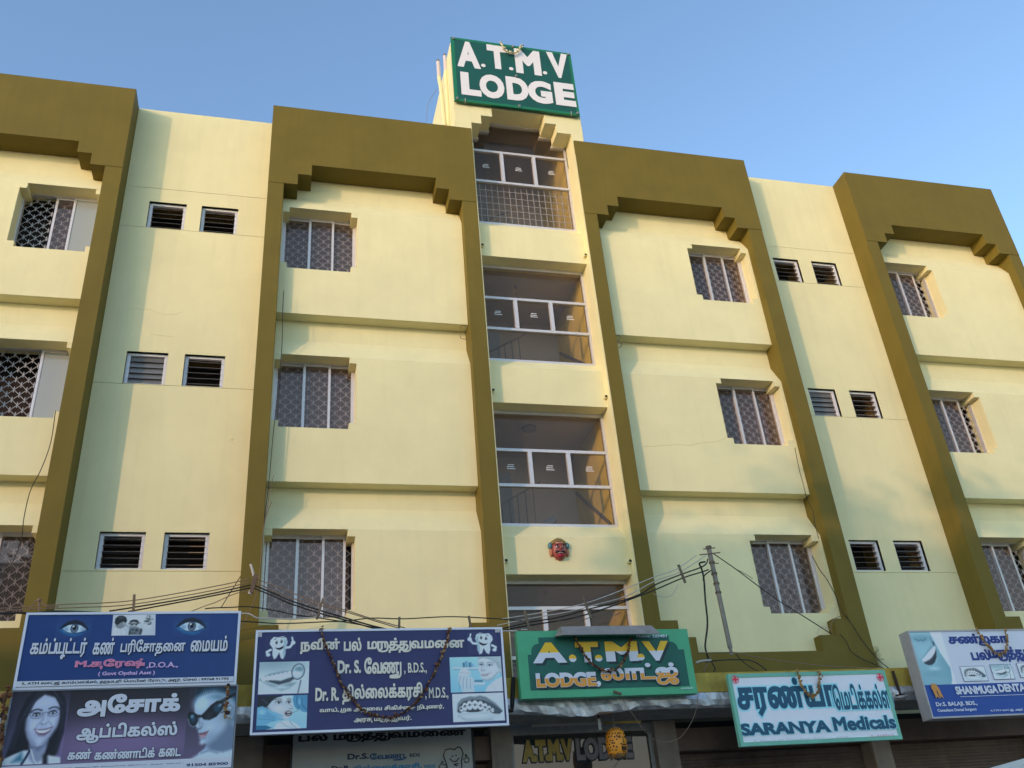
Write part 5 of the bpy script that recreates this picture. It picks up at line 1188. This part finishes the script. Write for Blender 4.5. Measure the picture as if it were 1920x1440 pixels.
def rad(z):
    for (za, ra), (zb_, rb2) in zip(prof[:-1], prof[1:]):
        if za <= z <= zb_: return ra + (rb2 - ra) * (z - za) / (zb_ - za)
    return .02
def onG(a, z, e=.001):
    r = rad(z) + e; return Vector((gx + r * math.cos(a), gy + r * math.sin(a), gz + z))
mb = MB(); rnd = random.Random(3)
for j in range(8):
    for i in range(20):
        z = -.155 + j * .042 + rnd.uniform(-.008, .008); a = 2*math.pi*(i + .5*(j % 2)) / 20 + rnd.uniform(-.07, .07)
        da = (math.degrees(a) + 90 - 30 + 180) % 360 - 180
        if abs(da) < 42 and -.14 < z < .13: continue
        r = rnd.uniform(.009, .013); c = onG(a, z, .0015); n_ = Vector((math.cos(a), math.sin(a), 0)); u_ = Vector((-math.sin(a), math.cos(a), 0)); v_ = Vector((0, 0, 1))
        mb.face([c + u_ * (r*math.cos(k*math.pi/4)) + v_ * (r*math.sin(k*math.pi/4)) for k in range(8)])
A0 = math.radians(-90 + 26)
def gl_(pts, r): mb.tube([onG(A0 + a, z, .002) for a, z in pts], r, 5)
for s_ in (-.42, .36):
    gl_([(s_ - .2, .075), (s_, .10), (s_ + .2, .08)], .006); gl_([(s_ - .17, .045), (s_, .062), (s_ + .17, .045), (s_, .03), (s_ - .17, .045)], .004); gl_([(s_ - .03, .045), (s_ + .03, .045)], .008)
gl_([(0, .05), (-.07, -.02), (.05, -.03), (.08, -.01)], .005); gl_([(-.42, -.04), (-.15, -.05), (.15, -.05), (.42, -.04)], .007)
for k in range(5): gl_([(-.2 + k*.1, -.085), (-.2 + k*.1, -.115)], .011)
gl_([(-.3, -.075), (0, -.072), (.3, -.075), (.2, -.125), (0, -.135), (-.2, -.125), (-.3, -.075)], .006)
mb.build('painted_spots', BLK, gd, weld=False)
mb = MB()
for i in range(60):
    a = rnd.uniform(0, 2*math.pi); r = rnd.uniform(.05, .125); p = Vector((gx + r*math.cos(a), gy + r*math.sin(a), gz - .155 - .02*rnd.random()))
    mb.bar(p, p + Vector((.02*math.cos(a), .02*math.sin(a), -.05*rnd.uniform(.5, 1))), .006)
mb.build('coir_fringe', WOOD, gd, weld=False)
mb = MB(); mb.tube([(gx, gy, gz + .18), (gx, gy, gz + .25)], .006, 5)
for k in range(3):
    c = (gx, gy, gz + .265 + k * .035); mb.tube([(c[0] + .014*math.cos(t_*math.pi/4)*(k % 2), c[1] + .014*math.cos(t_*math.pi/4)*(1 - k % 2), c[2] + .022*math.sin(t_*math.pi/4)) for t_ in range(9)], .004, 5, cap=False)
mb.build('chain', STEEL, gd)
ch = MB(); p1, p2 = at(*Q3(807, 880), -.55), at(*Q3(815, 995), -.55); ch.tube([p1 + Vector((0, 0, .05)), p1, p1.lerp(p2, .3)], .012, 6, 0); ch.box(p1.x - .02, p1.x + .02, -.56, -.545, p2.z, p1.z - .05, 1)
tag(ch.build('door_chime', [BLACKW, STEEL], None), 'thin grey hanging tag on a black cord left of the orange gourd', 'hanging tag')

# ------------------------------------------------------------------ service mast, wires, spreaders
YM = -0.62
Z8 = lambda x, y: z2(x, y, 1160, 880, 1920 / 520)
mst = thing('service_mast', tuple(at(1371, 1226, YM)), 'grey pipe mast with cross rods carrying wires in front of the cream wall', 'mast')
a_, b_ = at(1329, 1028, YM), at(1372, 1228, YM)
mb = MB(); mb.tube([b_, b_.lerp(a_, .12)], .024, 10); mb.tube([b_.lerp(a_, .06), b_.lerp(a_, .5), a_], .034, 12); mb.build('pole', mat('mast_grey', (0.22, 0.20, 0.165), 0.6, metal=0.2, noise=0.2, nscale=9), mst)
mb = MB(); mb.tube([a_ + Vector((0, 0, -.01)), a_ + Vector((0, 0, .03))], .045, 10)
for f_ in (.13, .24, .335, .42): c = a_.lerp(b_, f_); mb.tube([c, c + (b_ - a_).normalized() * .03], .045, 10)
mb.build('clamp', WOOD, mst)
mb = MB()
for (xa, ya_, xb, yb_) in ((587, 552, 667, 543), (560, 592, 702, 576), (640, 650, 692, 650)): mb.tube([at(*Z8(xa, ya_), YM - .03), at(*Z8(xb, yb_), YM - .03)], .009, 6)
mb.build('cross_rod', BROWNW, mst)
def wire(pts, Y, r, m, label, grp=None, sm=True):
    P = [at(*p, Y) for p in pts]
    if sm and len(P) > 2:
        Q = []
        for i in range(len(P) - 1):
            p0, p1, p2, p3 = P[max(i-1, 0)], P[i], P[i+1], P[min(i+2, len(P)-1)]
            for k in range(5):
                t_ = k / 5; Q.append(0.5 * ((2*p1) + (p2-p0)*t_ + (2*p0-5*p1+4*p2-p3)*t_*t_ + (3*p1-p0-3*p2+p3)*t_**3))
        Q.append(P[-1]); P = Q
    mb = MB(); mb.tube(P, r, 5, 0); o = mb.build('cable', m, None, smooth=True, weld=False); tag(o, label, 'cable', grp or 'cables strung along the canopy'); return o
M3 = lambda x, y: z2(x, y, 940, 1060, 1920 / 260)
R8 = lambda x, y: z2(x, y, 400, 1040, 6.4)
YW = -0.74
wl_ = 'cable of the bundle sagging from the bracket over the blue eye sign'
wire([(-30, 1143), (60, 1137), (130, 1133), (250, 1126), (400, 1100), (470, 1085)], YW, .007, BROWNW, 'topmost brown cable rising to the bracket above the blue eye testing sign')
wire([(-30, 1148), (60, 1142), (150, 1139), (250, 1133), (400, 1107), (470, 1091)], YW, .007, BROWNW, 'second brown cable rising to the bracket above the blue eye testing sign')
wire([(205, 1146), (250, 1139), (340, 1124), (400, 1112.6), (470, 1097)], YW, .010, BLACKW, 'upper black cable climbing from the blue eye testing sign to the bracket')
wire([(240, 1147), (300, 1136), (400, 1117), (470, 1102)], YW, .010, BLACKW, 'lower black cable climbing from the blue eye testing sign to the bracket')
wire([(345, 1152), (385, 1136), (403, 1130), (420, 1122), (445, 1112), (472, 1108)], YW, .006, BROWNW, 'thin curly brown cable below the bundle left of the bracket')
wire([(-20, 1152), (30, 1149), (60, 1150), (110, 1147), (200, 1150)], YW, .016, BLACKW, 'thick black cable bundle at the top left corner of the blue eye testing sign')
wire([(52, 1146), (66, 1128), (73, 1125), (80, 1131), (90, 1138), (110, 1137)], YW, .007, BROWNW, 'brown cable loop on the little hook at the left end of the blue sign')
wire([R8(*p) for p in ((505, 290), (700, 360), (900, 440), (1090, 515), (1280, 580), (1600, 670), (1900, 768), (2300, 880))], YW, .007, BROWNW, 'topmost brown cable falling from the bracket across the barred window')
wire([R8(*p) for p in ((500, 330), (700, 425), (950, 525), (1280, 610), (1600, 690), (1920, 790), (2250, 890))], YW, .007, BROWNW, 'second brown cable falling from the bracket across the barred window')
wire([R8(*p) for p in ((480, 365), (700, 455), (930, 555), (1280, 670), (1500, 735), (1900, 852), (2200, 920))], YW, .011, BLACKW, 'upper black cable falling from the bracket to the navy dental sign')
wire([R8(*p) for p in ((475, 398), (700, 490), (930, 590), (1280, 705), (1600, 790), (1900, 878), (2100, 920))], YW, .010, BLACKW, 'lower black cable falling from the bracket to the navy dental sign')
wire([R8(*p) for p in ((-100, 650), (0, 640), (230, 632), (430, 625), (740, 670), (1000, 725), (1300, 765), (1700, 830), (2000, 890))], YW, .008, BLACKW, 'black cable running level from the blue sign under the barred window')
wire([R8(*p) for p in ((320, 800), (550, 812), (750, 826), (1000, 822), (1300, 808), (1600, 795), (1900, 762), (2300, 770), (2900, 745), (3700, 790))], YW, .008, BLACKW, 'black cable sagging level just above the navy dental sign')
wire([R8(*p) for p in ((330, 705), (430, 712), (530, 760), (700, 765), (1000, 770), (1300, 745))], YW, .010, PALEW, 'pale grey cable curling between the blue sign and the barred window')
wire([(532, 545), (530, 585), (527.5, 665), (512, 815), (505, 895), (495.5, 974), (488, 1012), (470, 1050), (440, 1098), (414, 1140)], 0.02, .006, BLACKW, 'long black drop cable down the inner edge of the second olive frame')
wire([(513, 890), (505, 930), (497, 975), (490, 1020)], 0.02, .005, BROWNW, 'short brown cable beside the long black drop cable')
wire([(510, 940), (495, 985), (484, 1100), (466, 1150), (452, 1180)], -0.2, .006, BROWNW, 'brown cable dropping behind the bracket to the gap between two signs')
wire([(104, 770), (95, 830), (77, 880), (57, 920), (45, 970), (38, 1020), (10, 1080)], 0.02, .006, BLACKW, 'black drop cable down the far left cream bay')
for pts, r, m, lb in (((((0, 745), (350, 690), (750, 620), (1150, 530), (1500, 410), (1700, 330), (1900, 250), (2120, 160), (2420, 55), (2700, -140))), .007, PALEW, 'topmost pale cable climbing from the green lodge sign to the mast'),
        ((((-60, 832), (0, 820), (380, 740), (900, 650), (1250, 560), (1720, 430), (2130, 215), (2470, 95), (2850, -150))), .007, PALEW, 'second pale cable climbing from the green lodge sign to the mast'),
        ((((-60, 892), (0, 880), (380, 790), (800, 720), (1200, 610), (1600, 510), (1920, 400), (2130, 270), (2480, 130), (2800, 10), (2860, -90))), .010, BLACKW, 'upper black cable climbing from the green lodge sign to the mast'),
        ((((-80, 920), (0, 905), (400, 830), (900, 750), (1250, 660), (1600, 540), (1920, 420), (2150, 330), (2500, 180), (2750, 100), (2870, 60))), .010, BLACKW, 'lower black cable climbing from the green lodge sign to the mast'),
        (((650, 900), (900, 830), (1250, 715), (1400, 650), (1480, 630), (1560, 690), (1650, 650)), .006, BROWNW, 'thin brown cable sagging in front of the lowest stair window')):
    wire([M3(*p) for p in pts], YW if lb[0] != 's' else YW, r, m, lb)
wire([M3(*p) for p in ((-60, 905), (0, 905), (100, 912), (220, 908))], YW, .012, PALEW, 'short pale cable at the left top corner of the green lodge sign')
wire([Z8(*p) for p in ((600, 640), (560, 650), (575, 690), (590, 760), (600, 900), (615, 1060), (603, 1180), (600, 1235), (620, 1310))], YM - .02, .014, BLACKW, 'thick dark cable hanging straight down beside the mast')
wire([Z8(*p) for p in ((640, 700), (610, 720), (592, 740), (585, 770))], YM - .02, .010, BLACKW, 'short dark cable bending off the mast into the thick hanging cable')
wire([Z8(*p) for p in ((650, 580), (810, 690), (985, 822), (1110, 912), (1260, 1005), (1470, 1138))], YM + .3, .008, BLACKW, 'straight black stay wire from the mast top past the barred window')
wire([Z8(*p) for p in ((800, 685), (860, 715), (928, 756))], YM + .3, .005, BROWNW, 'thin brown wire end beside the straight black stay wire')
wire([Z8(*p) for p in ((1220, -150), (1250, 0), (1275, 90), (1300, 190), (1345, 290), (1358, 370), (1385, 480))], .03, .006, BLACKW, 'black drop cable down the right edge of the third cream bay')
wire([Z8(*p) for p in ((1340, 600), (1395, 700), (1440, 760), (1500, 870), (1545, 980), (1610, 1065), (1690, 1190), (1790, 1310), (1880, 1385))], -.05, .007, BLACKW, 'long black cable slanting down the third olive frame to the canopy')
wire([Z8(*p) for p in ((1530, 1140), (1575, 1190), (1610, 1260), (1680, 1310), (1760, 1345), (1850, 1385))], -.05, .006, BLACKW, 'short black cable across the foot of the third olive frame')
wire([Z8(*p) for p in ((1545, 1012), (1490, 1040), (1468, 1090), (1480, 1135))], -.02, .006, BROWNW, 'brown cable hook at the foot of the third olive frame')
wire([Z8(*p) for p in ((1460, 1110), (1420, 1090), (1385, 1110), (1378, 1140), (1390, 1152))], -.05, .005, PALEW, 'thin pale cable curl left of the third olive frame foot')
wire([Z8(*p) for p in ((545, 1270), (700, 1268), (820, 1270), (920, 1295), (1150, 1330), (1320, 1350), (1500, 1366), (1700, 1374), (1880, 1382))], YW, .007, BROWNW, 'brown cable lying level along the canopy right of the mast')
wire([Z8(*p) for p in ((600, 1335), (700, 1322), (820, 1318), (905, 1322), (970, 1350), (1025, 1395))], YW, .009, BLACKW, 'black cable arching over the ochre fascia right of the green sign')
wire([Z8(*p) for p in ((810, 1280), (870, 1340), (930, 1380), (975, 1400))], YW, .007, BLACKW, 'short black cable slanting down from the foot of the mast')
wire([Z8(*p) for p in ((535, 1340), (570, 1328), (640, 1322))], YW, .016, PALEW, 'short thick pale cable end on the canopy by the green sign')
wire([Z8(*p) for p in ((640, 1290), (615, 1350), (590, 1390), (600, 1398))], YW, .009, BROWNW, 'brown cable tail hanging on the ochre fascia below the mast')
wire([Z8(*p) for p in ((620, 1310), (650, 1345), (668, 1385), (655, 1398))], YW, .009, BLACKW, 'black cable tail hanging on the ochre fascia below the mast')
wire([(1271, 1096), (1268, 1104), (1258, 1117), (1240, 1119), (1225, 1113)], YM, .004, PALEW, 'thin pale wire loop below the wooden spreader by the mast')
wire([Q3(*p) for p in ((985, 735), (1010, 800), (1090, 910), (1140, 985), (1200, 1045), (1260, 1080), (1330, 1085), (1410, 1060), (1480, 980), (1530, 880), (1550, 780), (1555, 705))], -1.12, .0035, BROWNW, 'thin beige wire hanging in a loop under the green lodge sign')
pl = MB(); p1, p2 = at(*Q3(922, 708), -1.12), at(*Q3(980, 725), -1.12); pl.tube([p1, p2], .020, 8); tag(pl.build('wire_plug', WOOD, None), 'small brown plug stub on the lower edge of the green lodge sign', 'plug')
for pts, lb in ((((1155, 628), (1163, 631), (1160, 638), (1156, 642)), 'upper wire hook on the left end of the third bay ledge'), (((1156, 643), (1166, 644), (1163, 651), (1157, 653)), 'lower wire hook on the left end of the third bay ledge'),
                (((877, 611), (866, 610), (862, 617)), 'upper wire hook on the right end of the second bay ledge'), (((863, 629), (864, 634), (872, 636), (878, 635)), 'lower wire hook on the right end of the second bay ledge')):
    wire(pts, .13, .006, BROWNW, lb, 'wire hooks on the ledges')
wire([(800, 228), (801, 205), (806, 188), (816, 172), (820, 166)], .6, .004, BROWNW, 'thin loose wire dangling beside the rooftop pipes')
def stick(a, b, w_, Y, label, m=WOOD):
    mb = MB(); mb.bar(at(*a, Y), at(*b, Y), w_, .022, 0); o = mb.build('cable_spreader', m, None); tag(o, label, 'wooden spreader', 'wooden spreaders holding the cables apart'); return o
stick((252, 1115), (250, 1147), .030, YW, 'upright wooden spreader on top of the blue eye testing sign')
stick((606, 1122), (594, 1161), .028, YW, 'slanting wooden spreader in front of the lowest barred window of the second bay')
stick((749, 1157), (748, 1182), .028, YW, 'short upright wooden spreader on the middle of the navy dental sign')
stick((879, 1155), (883, 1180), .028, YW, 'short leaning wooden spreader near the right end of the navy dental sign')
stick((983.5, 1145), (993, 1184), .034, YW, 'dark wooden spreader at the left end of the green lodge sign')
stick((1093, 1121), (1109, 1160), .026, YW, 'slim leaning wooden spreader in front of the lowest stair window')
stick((1047, 1165), (1055, 1180), .026, YW, 'small wooden spreader just left of the bent grey lamp hood')
stick((1272, 1059), (1285, 1093), .032, YW, 'wooden spreader hanging in the wires left of the mast')
br = thing('cable_bracket', tuple(at(470, 1110, YW)), 'rusty cable bracket where the wires bend at the second olive frame', 'bracket')
mb = MB(); mb.bar(at(480, 1078, YW), at(471, 1112, YW), .05, .05); mb.build('bracket_plate', mat('rusty_iron', (0.13, 0.085, 0.06), 0.8, noise=0.3, nscale=15), br)
mb = MB(); mb.tube([at(470, 1058, YW), at(473, 1068, YW), at(476, 1080, YW)], .016, 8); mb.tube([at(470, 1108, YW), at(468, 1114, YW)], .022, 8); mb.build('insulator', PALEW, br)
rd = MB(); rd.box(*(lambda p: (p.x - .02, p.x + .02, YS - .02, YS + .01, p.z - .02, p.z + .02))(at(73, 1127, YW)))
rp = MB(); q0, q1 = at(73, 1127, YW), at(74, 1150, YW); rp.tube([q1, q0], .012, 6); rp.ball(q0 + Vector((0, 0, .01)), .026, 0, 8, 5)
tag(rp.build('cable_hook', BROWNW, None), 'small hook post at the top left of the blue eye testing sign', 'hook')
ir = MB(); p1, p2 = at(1674, 1258, -.86), at(1688, 1303, -.86); ir.bar(p1, p2, .035, .02); ir.bar(p2 + Vector((-.07, 0, -.005)), p2 + Vector((.07, 0, .01)), .02, .02)
tag(ir.build('iron_strap', mat('dark_iron', (0.05, 0.025, 0.02), 0.7), None), 'rusty iron strap on the ochre fascia between the two right signs', 'strap')
vb = MB(); p1, p2 = at(*Q3(172, 600), -.86), at(*Q3(160, 850), -.86); vb.tube([p1, p1.lerp(p2, .8), p2, p2 + Vector((-.08, 0, .0))], .028, 6)
tag(vb.build('iron_hook', BLACKW, None), 'black iron hook bar beside the left edge of the green lodge sign', 'hook')

# ------------------------------------------------------------------ parked white van (only its roof edge reaches into the picture)
van = thing('parked_van', (5.6, -7.6, -1.6), 'white van parked in front of the shops at the lower right', 'van')
e0, e1 = Vector((4.32, -7.80, .5)), Vector((4.15, -8.70, .5))
dirv = (e1 - e0).normalized(); side = Vector((-dirv.y, dirv.x, 0)); side = side if side.x > 0 else -side
orig = e0 - dirv * 1.2 + Vector((0, 0, 0))
def vp(a, b, z): q = orig + dirv * a + side * b; return (q.x, q.y, z)
W_ = 1.62; L_ = 3.9
VW = mat('van_white_paint', (0.70, 0.74, 0.74), 0.3, noise=0.03, nscale=4); VG = mat('van_dark_glass', (0.02, 0.025, 0.03), 0.1); RUB = mat('tyre_rubber', (0.02, 0.02, 0.02), 0.9)
sec = [(0.02, -1.25), (0.0, -.9), (0.0, .0), (.06, .40), (.12, .48), (.22, .52), (W_ - .22, .52), (W_ - .12, .48), (W_ - .06, .40), (W_, .0), (W_, -.9), (W_ - .02, -1.25)]
st = [(0.0, .90), (.12, 1.0), (2.6, 1.0), (3.3, .72), (3.9, .55)]
mb = MB(); rings = []
for a, s_ in st: rings.append([vp(a, b, (z if z <= 0 else z * (1.0 if a < 2.7 else s_ * .8)) - (0 if a < 2.7 else max(0, z) * .4)) for b, z in sec])
for r0, r1 in zip(rings[:-1], rings[1:]):
    for i in range(len(sec) - 1): mb.face([r0[i], r0[i+1], r1[i+1], r1[i]])
    mb.face([r0[-1], r0[0], r1[0], r1[-1]])
mb.face(rings[0][::-1]); mb.face(rings[-1]); mb.build('body', VW, van)
for b_s, nm in ((-.004, 'side_window'), (W_ + .004, 'side_window')):
    for a0, a1 in ((.3, 1.2), (1.35, 2.4)):
        mb = MB(); sl_ = .055 if b_s < 0 else -.055; mb.face([vp(a0, b_s + sl_ * .15, .03), vp(a1, b_s + sl_ * .15, .03), vp(a1, b_s + sl_ * .9, .34), vp(a0, b_s + sl_ * .9, .34)]); mb.build(nm, VG, van)
for a in (.75, 3.15):
    for b in (.02, W_ - .20):
        mb = MB(); c0_, c1_ = Vector(vp(a, b - .02, -1.29)), Vector(vp(a, b + .20, -1.29)); mb.tube([c0_, c1_], .31, 18); wo = mb.build('wheel', RUB, van)
        mb = MB(); mb.tube([c0_ - side * .004, c1_ + side * .004], .17, 12); mb.build('rim', STEEL, wo)

# ------------------------------------------------------------------ the other side of the street (behind the photographer); it shades the lower right
ob = thing('street_building', (-16, -24, -1.6), 'plain rendered building across the street behind the photographer', 'building')
mb = MB(); OBM = mat('street_building_paint', (0.5, 0.46, 0.40), 0.85, noise=0.1, nscale=1)
YO = -17.0; 
mb.box(-34, -16.5, YO - 9, YO, -1.6, 9.0); mb.build('wall', OBM, ob)
ob2 = thing('street_building', (-8, -24, -1.6), 'taller rendered building across the street behind the photographer', 'building')
mb = MB(); mb.box(-16.4, -3.0, YO - 9, YO, -1.6, 10.7); mb.build('wall', OBM, ob2)
LEAF = mat('leaf_green', (0.06, 0.09, 0.03), 0.7, noise=0.3, nscale=3)
for (tx, ty, tz, tr_, sd, lb) in ((-10.2, -14.6, 9.3, 2.3, 5, 'left leafy street tree behind the photographer'), (-4.6, -14.8, 9.6, 2.2, 8, 'right leafy street tree behind the photographer')):
    tt = thing('street_tree', (tx, ty, -1.6), lb, 'tree', 'street trees behind the photographer')
    rn = random.Random(sd); mb = MB(); mb.tube([(tx, ty, -1.6), (tx + .1, ty, 2), (tx - .1, ty, 5), (tx, ty, 7.6)], [.22, .18, .14, .08], 8)
    for k in range(6):
        a_ = k * 1.05; mb.tube([(tx, ty, 4.5 + k * .4), (tx + math.cos(a_), ty + math.sin(a_), 6.6 + k * .3), (tx + 1.7 * math.cos(a_), ty + 1.7 * math.sin(a_), 8 + k * .3)], [.09, .06, .02], 6)
    mb.build('trunk', WOOD, tt)
    mb = MB(); cl = [Vector((rn.gauss(0, 1), rn.gauss(0, 1), rn.gauss(0, .8))) for _ in range(26)]
    for c in cl:
        c = c.normalized() * (c.length ** .5) if c.length > 1.4 else c
        for _ in range(60):
            q = Vector((tx, ty, tz)) + c * tr_ * .62 + Vector((rn.gauss(0, .32), rn.gauss(0, .32), rn.gauss(0, .28)))
            u_ = Vector((rn.gauss(0, 1), rn.gauss(0, 1), rn.gauss(0, 1))).normalized(); v_ = u_.orthogonal().normalized(); L_2 = rn.uniform(.08, .15)
            mb.face([q - u_ * L_2, q + v_ * L_2 * .5, q + u_ * L_2, q - v_ * L_2 * .5])
    mb.build('crown', LEAF, tt, weld=False)
